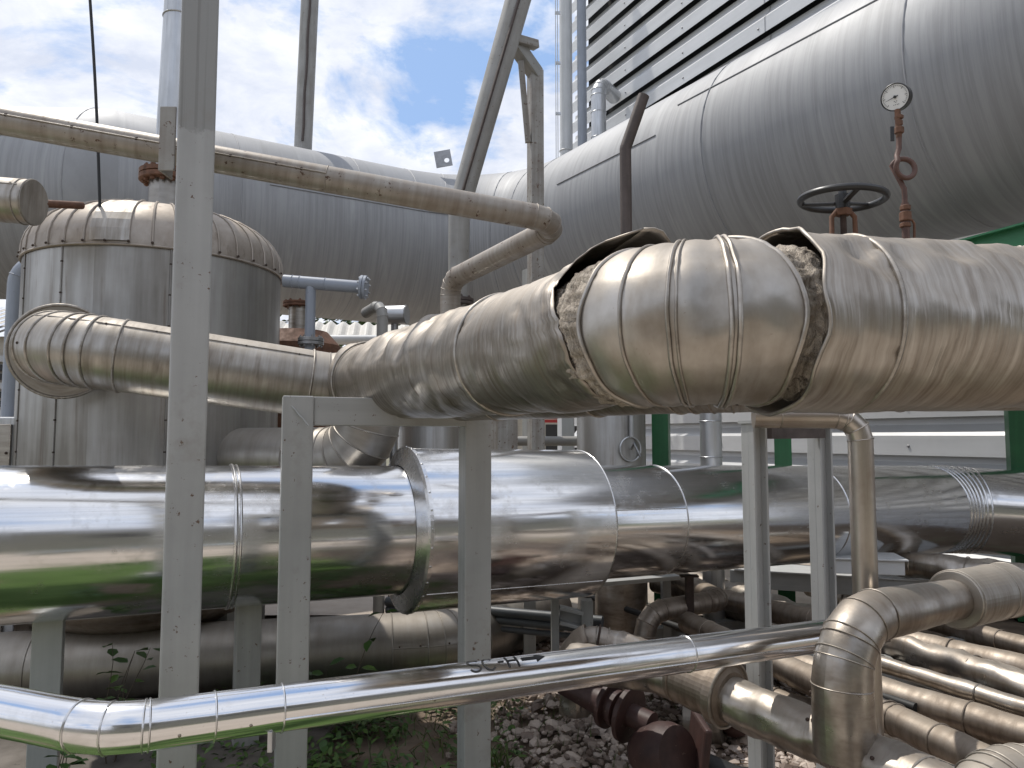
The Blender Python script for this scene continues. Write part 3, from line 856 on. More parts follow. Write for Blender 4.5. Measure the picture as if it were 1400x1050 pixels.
# ==== the left column, bracket, portal frame =========================================
cx = (P(277, 0, 2.48).x + P(241, 1050, 2.48).x) / 2 - .035
lean = 0
col = post('steel_column', 'tall grey square steel column standing in front at the left', 'column', cx, 2.48 + .07, 0, 4.4, .120, .120, R(25.5), M['column_paint'], base=True, bevel=.006)
b = MB(); zc0, zc1 = P(235, 222, 2.5).z, P(235, 132, 2.5).z; xb = P(233, 180, 2.6).x
b.box((xb, 2.58, (zc0 + zc1) / 2), (.058, .008, zc1 - zc0)); b.box((xb - .029 + .004, 2.63, (zc0 + zc1) / 2), (.008, .09, zc1 - zc0)); b.build('angle_bracket', M['steel_dirty'], col, .002)
fr = thing('portal_frame', 'grey welded portal frame of two square posts and a cross bar in front', 'frame')
y1, y2 = 2.86, 3.16
pw = .116
pa = P(398, 700, y1); pb = P(648, 700, y2); pa.y = y1 + pw / 2; pb.y = y2 + pw / 2
zt = P(404, 541, y1).z; rzf = R(19)
for p in (pa, pb):
    m = MB(); m.box((p.x, p.y, zt / 2), (pw, pw, zt), Matrix.Rotation(rzf, 3, 'Z')); m.build('post', M['column_paint'], fr, .005)
m = MB(); dd = (pb - pa); dd.z = 0; dn = dd.normalized()
q0 = V((pa.x, pa.y, zt - .058)) + dn * .055; q1 = V((pb.x, pb.y, zt - .058)) - dn * .055; m.bar(q0, q1, .1, .113); m.build('cross_bar', M['column_paint'], fr, .004)
b = MB(); wl = [P(388 + 34 * k / 8, 543 + 39 * k / 8, y1 - .004) + V((.002 * math.sin(k * 2.3), 0, 0)) for k in range(9)]; b.sweep(wl, [.0025 + .001 * (k % 2) for k in range(9)], 6); b.build('weld_bead', M['steel_light'], fr)
m = MB(); c_ = V((pb.x - .04, pb.y - .02, zt + .006)); m.box(c_, (.22, .11, .012)); m.build('shim_plate', M['rust_dark'], fr)

# ==== thin beige pipe crossing the top left ==========================================
t0 = P(-120, 143, 2.62); t1 = P(774, 304, 3.0); t2 = P(616, 383, 3.75); t3 = P(619, 520, 3.75); t3.x = t2.x
tp = pipe('condensate_pipe', 'thin stained beige pipe crossing behind the column and turning back down', 'pipe', [t0, t1, t2, t3], [.052] * 4, M['pipe_beige'], bend=[0, .085, .09, 0], ng=4, n=32,
          bands=(.395, .655), gore_bands=True, bandr=.002, lap=(1.45, .02, .395), screws=[(f, 1.42) for f in (.09, .15, .21, .3, .345, .37)])
# stub with end cap at the far left
s0 = P(-140, 262, 3.9); s1 = P(47, 277, 3.9); s1.z -= .0
st = pipe('capped_stub', 'short insulated pipe end with a flat cap at the left edge above the tank', 'pipe', [s0, s1], W(31, 3.9), M['jacket_mid'], n=40, bands=(.93, .99), bandr=.004, lap=(1.0, .1, .95), screws=[(.75, .95), (.9, .95)])
m = MB(); m.sweep([s1 - V((.05, 0, 0)), P(112, 281, 4.25)], .022, 16); m.build('rusty_rod', M['rust'], st)
# hanging cable
cab = MB(); k0, k1 = P(121, -30, 4.4), P(137, 300, 4.4)
cab.sweep([k0.lerp(k1, k / 12) + V((.01 * math.sin(k / 12 * PI), 0, 0)) for k in range(13)], .009, 8); tag(cab.build('cable', M['rubber']), 'thin black cable hanging down over the domed tank', 'cable')

# ==== supports and pipes against the sky =============================================
lean_p = pipe('leaning_pipe', 'slightly leaning grey pipe with a rust streak standing on the duct against the clouds', 'pipe', [P(413, 230, 9.75), P(431, -160, 9.75)], .118, M['pipe_grey'], n=32)
b = MB(); q0, q1 = P(413.5, 192, 9.62), P(430, -120, 9.62); b.sweep([q0.lerp(q1, k / 14) + V((.006 * math.sin(k * 1.7), 0, 0)) for k in range(15)], .017, 6); b.build('rust_streak', M['rust_brown'], lean_p)
i0, i1, i2 = P(728, -70, 6.0), P(628, 285, 6.0), P(625, 480, 6.0); i2.x = i1.x - .01
inc = pipe('inclined_pipe', 'grey pipe sloping down from the top and turning vertical in front of the duct', 'pipe', [i0, i1, i2], [.112, .1, .078], M['pipe_grey'], bend=.3, ng=3, n=36, bands=(.33, .66), gore_bands=True, bandr=.003)
flange(inc, P(625, 413, 6.0), Z, .135, .026, 8, M['rust_brown'])
b = MB(); b.sweep([P(718 - 88 * k / 10 , -30 + 300 * k / 10, 5.885) for k in range(11)], .014, 6); b.build('rust_streak', M['rust_brown'], inc)
sp = thing('bracket_post', 'grey post with an angled arm clamping the sloping pipe against the sky', 'post')
w_ = W(22, 6.3); pt = P(732, 93, 6.3); 
m = MB(); m.box((pt.x, 6.36, pt.z / 2), (w_ * .85, w_ * .85, pt.z), Matrix.Rotation(.35, 3, 'Z')); m.build('post', M['steel_dirty'], sp, .004)
m = MB(); m.bar(V((pt.x + .01, 6.36, pt.z - .03)), P(698, 52, 6.12), w_ * .8, w_ * .8); m.build('arm', M['steel_grey'], sp, .004)
m = MB(); m.bar(P(683, 48, 5.98), P(733, 62, 6.25), .08, .07); m.build('clamp_bar', M['steel_dirty'], sp, .004)
m = MB(); m.bar(P(712, 84, 6.2), P(722, 195, 6.3), .05, .05); m.build('brace', M['steel_dirty'], sp, .003)

# tall pipes beside the ribbed wall
pw_ = P(774, 150, 13.2)
tw = pipe('white_standpipe', 'tall white vertical pipe at the left corner of the ribbed wall', 'pipe', [V((pw_.x, 13.2, 0)), V((pw_.x, 13.2, 11))], W(9, 13.2), M['white_paint'], n=28, bands=(.62,), bandr=.012)
ld = thing('wire_ladder', 'two thin pale cables with clips running up beside the tall white pipe', 'cable')
for dx in (-.165, -.20):
    m = MB(); m.sweep([V((pw_.x + dx, 13.0, 2)), V((pw_.x + dx, 13.0, 11))], .008, 6); m.build('cable', M['white_paint'], ld)
for k in range(6):
    m = MB(); m.box((pw_.x - .16, 13.03, 4.6 + k * .95), (.1, .03, .05)); m.build('clip', M['galv'], ld)
pg = P(796, 150, 13.0)
pipe('grey_standpipe', 'slim grey vertical pipe between the white standpipe and the elbow vent', 'pipe', [V((pg.x, 13.0, 0)), V((pg.x, 13.0, 11))], W(6.6, 13.0), M['pipe_blue'], n=24)
v0, v1 = P(818, 260, 12.2), P(818, 112, 12.2); v0.x = v1.x
ve = v1 + V((.35, .55, 0)) * 1.0
pipe('elbow_vent', 'silver vent pipe that elbows at the top into the ribbed wall', 'pipe', [v0 - Z * 3, v1, ve], W(10.5, 12.2), M['galv'], bend=.26, ng=5, n=32, bands=(.55, .72, .80), gore_bands=True, bandr=.006)
r0, r1_, r2_ = P(855, 360, 3.6), P(855, 203, 3.6), P(880, 131, 3.6); r0.x = r1_.x
r0.z = 1.9
m = MB(); rp_, rg_ = fillet([r0, r1_, r2_], .03, 1); m.sweep(rp_, .029, 24, (True, False), set(rg_)); m.sweep(list(reversed(rp_[-2:])), .024, 24, (False, False))
rv = tag(m.build('rusty_vent', M['rust_brown']), 'dark rusty open vent pipe kinked near its top behind the dented pipe', 'pipe')
m = MB(); dv = (r2_ - r1_).normalized(); m.revolve(r2_, dv, [(0, .029), (.002, .024), (-.02, .024)], n=24, caps=False, smooth=False); m.build('open_mouth', M['rust_dark'], rv)

# ==== hand wheel valve and gauge =====================================================
hv = thing('valve', 'rusty gate valve with a black hand wheel rising behind the dented pipe', 'valve')
hw = P(1152, 272, 2.15); Rw = W(55, 2.15)
tax = (Z + V((.04, -.02, 0))).normalized()
m = MB(); m.torus(hw, tax, Rw, .0105, n=56, k=12); wh = m.build('hand_wheel', M['black_iron'], hv)
for k in range(3):
    a = .5 + 2 * PI * k / 3; d = V((math.cos(a), math.sin(a), 0)); m = MB(); m.bar(hw + d * .02 - Z * .012, hw + d * Rw, .018, .009); m.build('spoke', M['black_iron'], wh, .003)
m = MB(); m.revolve(hw, Z, [(-.03, .02), (.012, .022), (.014, .012), (.03, .011)], n=20, smooth=False); m.build('hub', M['black_iron'], wh)
for s in (-1, 1):
    m = MB(); b_ = V((hw.x + s * .02, hw.y, 0)); m.sweep([hw + V((s * .012, 0, -.03)), hw + V((s * .034, 0, -.055)), hw + V((s * .036, 0, -.16)), hw + V((s * .05, 0, -.2))], .0075, 10); m.build('yoke', M['rust'], hv)
m = MB(); m.revolve(hw, Z, [(-.26, .009), (0, .009)], n=14); m.build('stem', M['rust_dark'], hv)
m = MB(); m.revolve(hw, Z, [(-.05, .022), (-.032, .026), (-.032, .012)], n=6, smooth=False); m.build('yoke_nut', M['rust'], hv)
m = MB(); m.revolve(hw - Z * .34, Z, [(-.12, .05), (-.04, .07), (.0, .075), (.06, .05), (.1, .03), (.14, .022)], n=28); m.build('valve_body', M['rust_pipe'], hv)
flange(hv, hw - Z * .235, Z, .075, .012, 8, M['rust'])
flange(hv, V((hw.x + .17, hw.y + .05, hw.z - .28)), V((1, .3, 0)), .11, .016, 10, M['rust_brown'])
m = MB(); m.sweep([hw + V((-.1, 0, -.36)), hw + V((.3, .09, -.36))], .06, 24); m.build('valve_pipe', M['rust_pipe'], hv)

GY = 2.3
gg = thing('pressure_gauge', 'white faced round gauge on a rusty coiled siphon pipe above the dented pipe', 'gauge')
gc = P(1225, 133, GY); gr = W(18.5, GY); gax = (CAM - gc + V((-.9, 0, .25))).normalized()
m = MB(); m.revolve(gc, gax, [(-.03, gr * .9), (-.028, gr), (.008, gr), (.012, gr * 1.03), (.014, gr * .99), (.010, gr * .93)], n=44, smooth=False, caps=True); cs = m.build('case', M['black_iron'], gg)
m = MB(); m.revolve(gc, gax, [(.0105, gr * .935), (.0109, 0)], n=44); fc_ = m.build('dial', M['gauge_white'], cs)
gx = (Z - gax * Z.dot(gax)).normalized(); gy = gx.cross(gax)
def gp(a, r_, h): return gc + (gx * math.cos(a) + gy * math.sin(a)) * r_ * gr + gax * h
tk = MB()
for k in range(31):
    a = R(-135 + 9 * k); l = .76 if k % 5 else .68
    p0_, p1_ = gp(a, l, .0128), gp(a, .84, .0128); t_ = (p1_ - p0_).normalized().cross(gax) * (.0004 if k % 5 else .0008)
    tk.quad_pts([p0_ - t_, p0_ + t_, p1_ + t_, p1_ - t_])
for k in range(40):
    a, b_ = R(-135 + 270 * k / 40), R(-135 + 270 * (k + 1) / 40); tk.quad_pts([gp(a, .84, .0128), gp(b_, .84, .0128), gp(b_, .855, .0128), gp(a, .855, .0128)])
for i, (x_, z_) in enumerate(((-.1, -.34), (.06, -.34), (-.02, -.42), (-.16, -.6), (-.05, -.6), (.08, -.6), (.18, -.6))):
    p_ = gc + gy * x_ * gr + gx * z_ * gr + gax * .0128; tk.quad_pts([p_, p_ + gy * .06 * gr, p_ + gy * .06 * gr + gx * .05 * gr, p_ + gx * .05 * gr])
tk.build('scale_marks', M['dark'], fc_)
nd = MB(); a = R(-105); tip, tail = gp(a, .72, .0145), gp(a + PI, .22, .0145); t_ = (tip - tail).normalized().cross(gax)
nd.quad_pts([tail - t_ * .0016, tip - t_ * .0004, tip + t_ * .0004, tail + t_ * .0016]); nd.revolve(gc, gax, [(.0115, .0045), (.016, .0045)], n=14, smooth=False); nd.build('needle', M['dark'], cs)
gxw = P(1231, 170, GY)
sx = [P(1229, 155, GY), P(1231, 186, GY), P(1230, 205, GY), P(1228, 212, GY)]
m = MB(); m.sweep([P(1227, 150, GY), P(1232, 340, GY)][:1] + [P(1229, 188, GY)], .009, 14); m.build('stem', M['rust'], gg)
for y0, y1_, rr_ in ((158, 163, .0135), (165, 172, .011), (174, 183, .0145)):
    m = MB(); p_ = P(1229, y0, GY); m.revolve(p_, -Z, [(0, rr_ * .9), (.002, rr_), (W(y1_ - y0, GY) - .002, rr_), (W(y1_ - y0, GY), rr_ * .9)], n=6, smooth=False); m.build('fitting', M['rust'], gg)
m = MB(); m.bar(P(1219.5, 173, GY - .02), P(1220, 193, GY - .02), .012, .005); m.build('cock_handle', M['black_iron'], gg, .001)
coil = [P(1229, 188, GY), P(1229, 203, GY), P(1226, 213, GY - .005)]
cc = P(1235, 231, GY); rc = W(15, GY)
for k in range(26):
    a = R(150) + 2 * PI * 1.02 * k / 25; coil.append(cc + V((math.cos(a) * rc, -.012 + .034 * k / 25 - .012, math.sin(a) * rc)))
coil += [P(1231, 248, GY + .005), P(1236, 258, GY), P(1237, 268, GY), P(1237, 282, GY)]
m = MB(); m.sweep(coil, .0082, 14); m.build('siphon_coil', M['rust_pipe'], gg)
m = MB(); m.sweep([P(1237, 278, GY), P(1240, 360, GY)], .0115, 16); m.build('riser', M['rust_pipe'], gg)
for y0, h_, rr_ in ((281, .016, .0165), (290, .03, .0185), (305, .014, .017)):
    m = MB(); m.revolve(P(1237.5, y0, GY), -Z, [(0, rr_ * .85), (.002, rr_), (h_ - .002, rr_), (h_, rr_ * .85)], n=8, smooth=False); m.build('fitting', M['rust'], gg)
m = MB(); m.sweep([P(1241, 300, GY), P(1247, 301, GY), P(1250, 306, GY), P(1250, 330, GY)], .004, 8); m.build('cock_lever', M['rust'], gg)
# small pipe with ridges at the right
pipe('ridged_pipe', 'small dusty insulated pipe with raised seams at the right edge below the green beam', 'pipe', [P(1310, 352, 2.6), P(1460, 349, 2.6)], W(13, 2.6), M['jacket_mid'], n=32, bands=(.2, .47, .55, .6, .8), bandr=.004)

# ==== blue grey pipework and small things behind the frame ===========================
bp = thing('blue_pipe_tee', 'blue grey painted pipe tee with a bolted end flange and a vertical branch', 'pipe')
q0, q1 = P(388, 384, 5.0), P(497, 393, 5.0)
m = MB(); m.sweep([q0, q1], W(8.7, 5), 28); m.build('header', M['pipe_blue'], bp)
for f in (.11, .2, .52): b = MB(); p_ = q0.lerp(q1, f); b.torus(p_, (q1 - q0), W(8.7, 5), .0035, n=28); b.build('weld_ring', M['pipe_blue'], bp)
flange(bp, q1, q1 - q0, .082, .02, 8, M['pipe_blue'], boltmat=M['galv'])
q2 = P(425, 389, 5.0); q3 = P(425, 520, 5.0); q3.x = q2.x
m = MB(); m.sweep([q2, V((q2.x, q2.y, .4))], W(7, 5), 28); m.build('branch', M['pipe_blue'], bp)
flange(bp, P(425, 467, 5.0), Z, .086, .022, 8, M['galv_dark'])
pj = [P(500, 428, 5.65), P(523, 414, 5.45), P(521, 520, 5.45)]; pj[2].x = pj[1].x
pipe('elbow_pipe', 'small dull grey pipe bent over at the top behind the frame', 'pipe', [pj[0], pj[1], V((pj[1].x, 5.45, 0))], W(7.7, 5.45), M['pipe_grey'], bend=.09, ng=3, n=24, bands=(.2,), gore_bands=True, bandr=.002)
cn = P(548, 431, 6.0)
m = MB(); m.sweep([cn - V((.12, .0, 0)), cn + V((.055, -.03, 0))], W(13, 6.0), 32); can = tag(m.build('insulated_stub', M['galv']), 'short grey capped pipe stub beside the bent grey pipe', 'pipe')
b = MB(); b.torus(cn + V((.05, -.03, 0)), (1, -.17, 0), W(13, 6.0), .003, n=32); b.build('cap_rim', M['galv_dark'], can)
m = MB(); m.sweep([cn + V((-.05, 0, .0)), V((cn.x - .05, cn.y, -.03))], .03, 12); m.build('stand', M['galv_dark'], can)
# vessel neck / rusty cover left of the tee
rc_ = thing('rusty_drum', 'rust stained drum with a pale neck behind the blue grey tee', 'drum')
cr = P(407, 470, 6.3)
m = MB(); m.revolve(V((cr.x, cr.y, 0)), Z, [(.3, .36), (cr.z - .02, .36), (cr.z + .1, .25), (cr.z + .12, .1)], n=40, smooth=False); m.build('body', M['rust'], rc_)
m = MB(); m.revolve(V((cr.x, cr.y, 0)), Z, [(cr.z + .1, .08), (cr.z + .34, .08)], n=28); m.build('neck', M['jacket_mid'], rc_)
flange(rc_, V((cr.x, cr.y, cr.z + .34)), Z, .13, .02, 8, M['rust'])
# white ribbed canopy far behind
cn_ = thing('ribbed_canopy', 'low white ribbed roof seen beyond the pipes under the duct', 'roof')
c0_, c1_ = P(380, 440, 13.5), P(640, 436, 14.5); zr = P(480, 440, 13.5).z
m = MB(); nr = 110
for k in range(nr):
    def rp3(k, f):
        x = c0_.x + (c1_.x - c0_.x) * k / nr; ph = (k / nr * 15) % 1
        h = .07 * math.sin(ph * PI) ** 2
        y = 13.2 + (c1_.y - c0_.y) * k / nr * .3 - .35 + f * 1.6
        return V((x + f * -.25, y, zr - .38 + .40 * math.sin(min(1, f * 1.4) * PI / 2) + h))
    for j in range(6): m.quad_pts([rp3(k, j / 6), rp3(k + 1, j / 6), rp3(k + 1, (j + 1) / 6), rp3(k, (j + 1) / 6)], True)
m.build('roof_sheet', M['roof_white'], cn_)
m = MB(); m.sweep([V((c0_.x, 12.8, zr - .42)), V((c1_.x, 12.9, zr - .42))], .085, 16); m.build('gutter', M['white_paint'], cn_)
for k in range(4):
    m = MB(); x_ = c0_.x + .2 + (c1_.x - c0_.x - .4) * k / 3; m.box((x_, 13.2, zr / 2 - .25), (.1, .1, zr - .5)); m.build('post', M['steel_grey'], cn_)
# shed at far left
sh_ = thing('louvred_shed', 'pale shed with a ribbed roof and dark louvres at the left edge', 'shed')
sx0 = P(24, 500, 9.0).x
m = MB(); zt_ = P(10, 460, 9).z; m.box((sx0 - 1.5, 9.5, zt_ / 2), (3, 1, zt_)); m.build('wall', M['cream'], sh_)
for k in range(7):
    m = MB(); m.bar(V((sx0 - 2.9, 8.95, zt_ - .28 - k * .11)), V((sx0 - .1, 8.95, zt_ - .28 - k * .11)), .04, .075); m.build('louvre', M['dark'] if k % 3 else M['white_paint'], sh_)
m = MB()
for k in range(40):
    x_ = sx0 - 3.1 + 3.2 * k / 40
    m.quad_pts([(x_, 8.8, zt_ + .0), (x_ + .08, 8.8, zt_ + .03 * (k % 2)), (x_ + .08, 10.2, zt_ + .55 + .03 * (k % 2)), (x_, 10.2, zt_ + .55)])
m.build('roof', M['roof_white'], sh_)
cb = thing('control_cabinet', 'light metal cabinet with screws beside the tank at the left edge', 'cabinet')
p_ = P(4, 590, 4.6); m = MB(); m.box((p_.x - .12, 4.85, .85), (.42, .4, 1.75)); bx = m.build('body', M['galv'], cb, .008)
m = MB(); m.box((p_.x - .14, 4.64, .85), (.33, .015, 1.66)); dr = m.build('door', M['jacket_mid'], cb, .004)
for k in range(7): screw(dr, V((p_.x + .005, 4.63, .3 + k * .2)), (0, -1, 0), M['rust_dark'], 1.2)

# vertical vessels behind the bright pipe
def vessel(name, lab, pxl, pxr, Y, zt, mat, bandsz=(), cat='tank'):
    p = P((pxl + pxr) / 2, 600, Y); r_ = W((pxr - pxl) / 2, Y)
    m = MB(); m.revolve(V((p.x, p.y, 0)), Z, [(0, r_), (zt, r_), (zt + r_ * .3, r_ * .85), (zt + r_ * .45, 0)], n=56); o = tag(m.build(name, mat), lab, cat)
    for h in bandsz: b = MB(); b.torus(V((p.x, p.y, h)), Z, r_ + .001, .006, n=56); b.build('seam_band', mat, o)
    return o, p, r_
vessel('small_tank', 'upright silver tank seen through the portal frame above the bright pipe', 545, 632, 6.6, 1.85, M['jacket_tank'], (1.3, 1.7))
o, p, r_ = vessel('receiver_tank', 'pale upright tank with a round inspection plate right of the bright sleeve', 789, 882, 6.4, 2.3, M['jacket_tank'], (.4,))
b = MB(); a = -1.15; d = V((math.cos(a), math.sin(a), 0)); b.torus(V((p.x, p.y, 1.50)) + d * (r_ + .006), d, .10, .008, n=36); b.build('inspection_rim', M['galv'], o)
b = MB(); b.sweep([V((p.x, p.y, 1.5)) + d * (r_ + .02), V((p.x, p.y, 1.55)) + d * (r_ + .06), V((p.x + .05, p.y, 1.44)) + d * (r_ + .06)], .012, 10); b.build('drain_cock', M['galv_dark'], o)
b = MB(); b.sweep([V((p.x, p.y, 1.6)) + d * (r_ + .02), V((p.x, p.y, 2.2)) + d * (r_ + .02)], .02, 10); b.build('sight_pipe', M['galv'], o)
p_ = P(972, 600, 6.0)
pipe('steel_downpipe', 'ribbed dull steel downpipe between two dark green posts', 'pipe', [V((p_.x, 6.0, 0)), V((p_.x, 6.0, 2.4))], W(14.5, 6), M['galv'], n=28, bands=(.72, .6, .79), bandr=.005)
p_ = P(727, 600, 7.0); post('rear_post', 'grey steel post behind the sleeve left of the red sign', 'post', p_.x, 7.0, 0, 3.2, W(19, 7), W(19, 7), .5, M['steel_grey'])
p_ = P(773, 600, 7.6); post('rear_post', 'white steel post immediately right of the red sign', 'post', p_.x, 7.6, 0, 2.6, W(17, 7.6), W(17, 7.6), .3, M['white_paint'])
p_ = P(689, 600, 6.3); post('rear_post', 'dark grey wide post with a buff edge left of the red sign', 'post', p_.x, 6.3, 0, 2.6, W(30, 6.3), W(24, 6.3), .5, M['steel_dirty'])
pipe('low_rail_pipe', 'grey horizontal pipe just above the bright sleeve left of the pale tank', 'pipe', [P(700, 603, 6.9), P(796, 603, 6.9)], W(6.5, 6.9), M['pipe_grey'], n=20)
rs = thing('red_sign_board', 'small red slatted panel seen through a gap below the pipes', 'sign')
p_ = P(752, 571, 9.5)
for k in range(4): m = MB(); m.box((p_.x, 9.5, p_.z + .09 - k * .045), (.24, .03, .038)); m.build('slat', M['red_sign'], rs)
for s in (-1, 1): m = MB(); m.box((p_.x + s * .11, 9.53, p_.z / 2), (.03, .03, p_.z + .2)); m.build('post', M['green_paint'], rs)
# bigger elbow below the frame corner
k0, k1, k2 = P(270, 622, 4.95), P(500, 622, 4.45), P(500, 540, 4.45); 
for k_ in (k0, k1): k_.z = 1.47
k2 = V((k1.x + .02, k1.y, 1.86))
pipe('gored_elbow', 'fat brownish elbow with fanned seams behind the portal frame corner', 'pipe', [k0, V((k1.x + .02, k1.y, 1.47)), V((k1.x + .02, k1.y + .02, 2.1))], .19, M['jacket_dull'], bend=.27, ng=5, n=44, bands=(.45,), gore_bands=True, bandr=.005)

# ==== SC-H pipe at the front =========================================================
f0, f1, f2 = P(-150, 945, 2.0), P(146, 999, 1.78), P(1150, 866, 2.93)
f0.z = f1.z + .02
rS = .0585
path, g_ = fillet([f0, f1, f2], .19, 2)
tot = length(path); seg = []
scp = pipe('bright_small_pipe', 'slim mirror bright pipe with black lettering running across the foreground', 'pipe', [f0, f1, f2], rS, M['alu_small'], bend=.19, ng=2, n=48, gore_bands=True, bandr=.0026, bandmat=M['alu_bead'], disp=.0009, dfreq=4, step=.03,
           bands=(.25, .295, .345, .76), lap=(1.75, .345, .97), screws=[(f, 1.8) for f in (.27, .32, .40, .47, .54, .61, .68, .735, .8)], screwsc=.55, screwmat=M['jacket_brown'])
# lettering: strokes wrapped on the pipe
ds = (f2 - path[-2]).normalized(); xN = (Z - ds * Z.dot(ds)).normalized(); yB = ds.cross(xN)   # yB points at the camera
def tdist(px):       # distance along the straight run whose image falls at px
    best = None
    for k in range(2000):
        p = path[-2].lerp(f2, k / 2000); u = 700 + F * p.x / (p.y * CT + (p.z - 1.6) * ST)
        if u >= px: return (p - path[-2]).length
t_a = tdist(636)
LH = .050; A0 = .78     # letter height, angle of the baseline from the top
def onp(x, y, h=.0012):
    a = A0 - y / rS; d = xN * math.cos(a) + yB * math.sin(a); return path[-2] + ds * (t_a + x) + d * (rS + h)
def stroke(m, pl, w=.006):
    q = []
    for i in range(1, len(pl)):
        n_ = max(2, int(math.hypot(pl[i][0] - pl[i - 1][0], pl[i][1] - pl[i - 1][1]) / .004))
        for k in range(n_): f = k / n_; q.append((pl[i - 1][0] * (1 - f) + pl[i][0] * f, pl[i - 1][1] * (1 - f) + pl[i][1] * f))
    q.append(pl[-1]); 
    for i in range(1, len(q)):
        (x0_, y0_), (x1_, y1_) = q[i - 1], q[i]; L = math.hypot(x1_ - x0_, y1_ - y0_) or 1; tx, ty = (x1_ - x0_) / L, (y1_ - y0_) / L; nx, ny = -ty * w / 2, tx * w / 2
        e_ = .0008
        m.quad_pts([onp(x0_ - tx * e_ + nx, y0_ + ny), onp(x0_ - tx * e_ - nx, y0_ - ny), onp(x1_ + tx * e_ - nx, y1_ - ny), onp(x1_ + tx * e_ + nx, y1_ + ny)])
def arc(cx_, cy_, rx, ry, a, b_, k=14): return [(cx_ + rx * math.cos(R(a + (b_ - a) * i / k)), cy_ + ry * math.sin(R(a + (b_ - a) * i / k))) for i in range(k + 1)]
m = MB(); lw = .034
stroke(m, arc(lw / 2, LH * .75, lw / 2, LH * .25, 20, 270) + arc(lw / 2, LH * .25, lw / 2, LH * .25, 90, -160)); 
ox = .046; stroke(m, [(x + ox, y) for x, y in arc(lw * .55, LH / 2, lw * .55, LH / 2, 45, 315, 20)])
ox = .094; stroke(m, [(ox, LH * .5), (ox + .018, LH * .5)])
ox = .124; stroke(m, [(ox, 0), (ox, LH)]); stroke(m, [(ox + .032, 0), (ox + .032, LH)]); stroke(m, [(ox, LH * .5), (ox + .032, LH * .5)])
tag(m.build('lettering', M['dark'], scp), 'black letters SC-H')
m = MB(); ox = .172; stroke(m, [(ox, LH * .5), (ox + .05, LH * .5)], .013)
for k in range(12):
    a, b_ = k / 12, (k + 1) / 12; x0_, x1_ = ox + .048 + .034 * a, ox + .048 + .034 * b_; h0, h1 = .017 * (1 - a), .017 * (1 - b_)
    for s in range(-3, 3): m.quad_pts([onp(x0_, LH * .5 + h0 * s / 3), onp(x1_, LH * .5 + h1 * s / 3), onp(x1_, LH * .5 + h1 * (s + 1) / 3), onp(x0_, LH * .5 + h0 * (s + 1) / 3)])
m.build('arrow', M['dark'], scp)
m = MB(); p_ = path[-2].lerp(f2, .12) + yB * .03 - xN * (rS - .004); m.box(p_ - Z * .012, (.012, .03, .05)); m.build('clip', M['galv'], scp, .001)
# ==== right-hand posts and rusty elbow ==============================================
def rpost(pxl, pxm, pxr, py, Y, z1, lab, mat):
    w1, w2 = W(pxm - pxl, Y), W(pxr - pxm, Y); a = math.hypot(w1, w2); ang = math.atan2(w1, w2); p = P((pxl + pxr) / 2, py, Y)
    m = MB(); rt = Matrix.Rotation(ang, 3, 'Z'); t = .007
    # channel section: web + two flanges, open towards the right
    m.box(V((p.x, p.y, z1 / 2)) + rt @ V((0, a * .2, 0)), (a * .92, a * .5, z1), rt)
    o = tag(m.build('steel_post', mat, None, .004), lab, 'post', 'right hand pipe support posts')
    for s in (-.36, .36):
        b = MB(); q = V((p.x, p.y, z1 / 2)) + rt @ V((s * a * 1.12, -a * .22, 0)); b.box(q, (a * .13, a * .36, z1 - .002), rt); b.build('lip', mat, o)
    b = MB(); b.box((p.x, p.y, z1 + .006), (a * 1.1, a * 1.1, .012), rt); b.build('cap_plate', mat, o)
    return p
pR1 = rpost(1015, 1028, 1052, 700, 3.05, 1.655, 'grey grooved post right of centre carrying the dented pipe', M['steel_light'])
pR2 = rpost(1106, 1118, 1141, 700, 3.5, 1.66, 'grey grooved post right beside the rusty bent pipe, joined to the short cross beam', M['steel_light'])
m = MB(); q0, q1 = P(1046, 591, 3.1), P(1120, 591, 3.45); m.bar(q0, q1, .06, .055); tag(m.build('cross_beam', M['rust_brown']), 'short dark rusty beam joining the two grooved posts', 'beam')
Yv = 2.9
j0, j1_, j2_ = P(1030, 569, 2.95), P(1177, 570, Yv), P(1190, 1005, Yv); j2_ = V((P(1183, 800, Yv).x, Yv, .0)); j1_.x = j2_.x
pipe('rusty_elbow_pipe', 'rust stained pipe bending down between the two grooved posts and the bright pipe', 'pipe', [j0, j1_, j2_], .047, M['steel_tan'], bend=.09, ng=3, n=32, bands=(.05, .17), gore_bands=True, bandr=.0025)

# ==== elbow pipe group at lower right ================================================
e0, e1, e2 = P(1440, 836, 3.3), P(1146, 850, 2.5), P(1146, 1010, 2.5); e2 = V((e1.x + .01, e1.y, PZ(1150, 1010, .5).z + .06)); e0.z = e1.z - .02
ep_ = pipe('insulated_elbow', 'dusty insulated pipe coming from the right through a drum sleeve and bending down', 'pipe', [e0, e1, e2], [.054, .08, .1], M['jacket_crumple'], bend=.2, ng=4, n=44, bands=(.80, .83), gore_bands=True, bandr=.0024, disp=.0032, dfreq=8, step=.025,
           screws=[(.62, 1.2), (.55, 1.2), (.66, 1.1), (.7, 1.1), (.9, 1.2), (.95, 1.2)], lap=(1.25, .44, .58))
dq = (e1 - e0).normalized(); s_a = e0.lerp(e1, .27); s_b = e0.lerp(e1, .52); 
m = MB(); m.revolve(s_a, dq, [(-.045, .058), (0, .105), (.002, .108), ((s_b - s_a).length, .108), ((s_b - s_a).length + .012, .104), ((s_b - s_a).length + .014, .07)], n=48, smooth=False); dsl = m.build('drum_sleeve', M['jacket_mid'], ep_)
for q_ in (s_a, s_b): b = MB(); b.torus(q_, dq, .108, .0035, n=48); b.build('rim_bead', M['jacket_mid'], dsl)
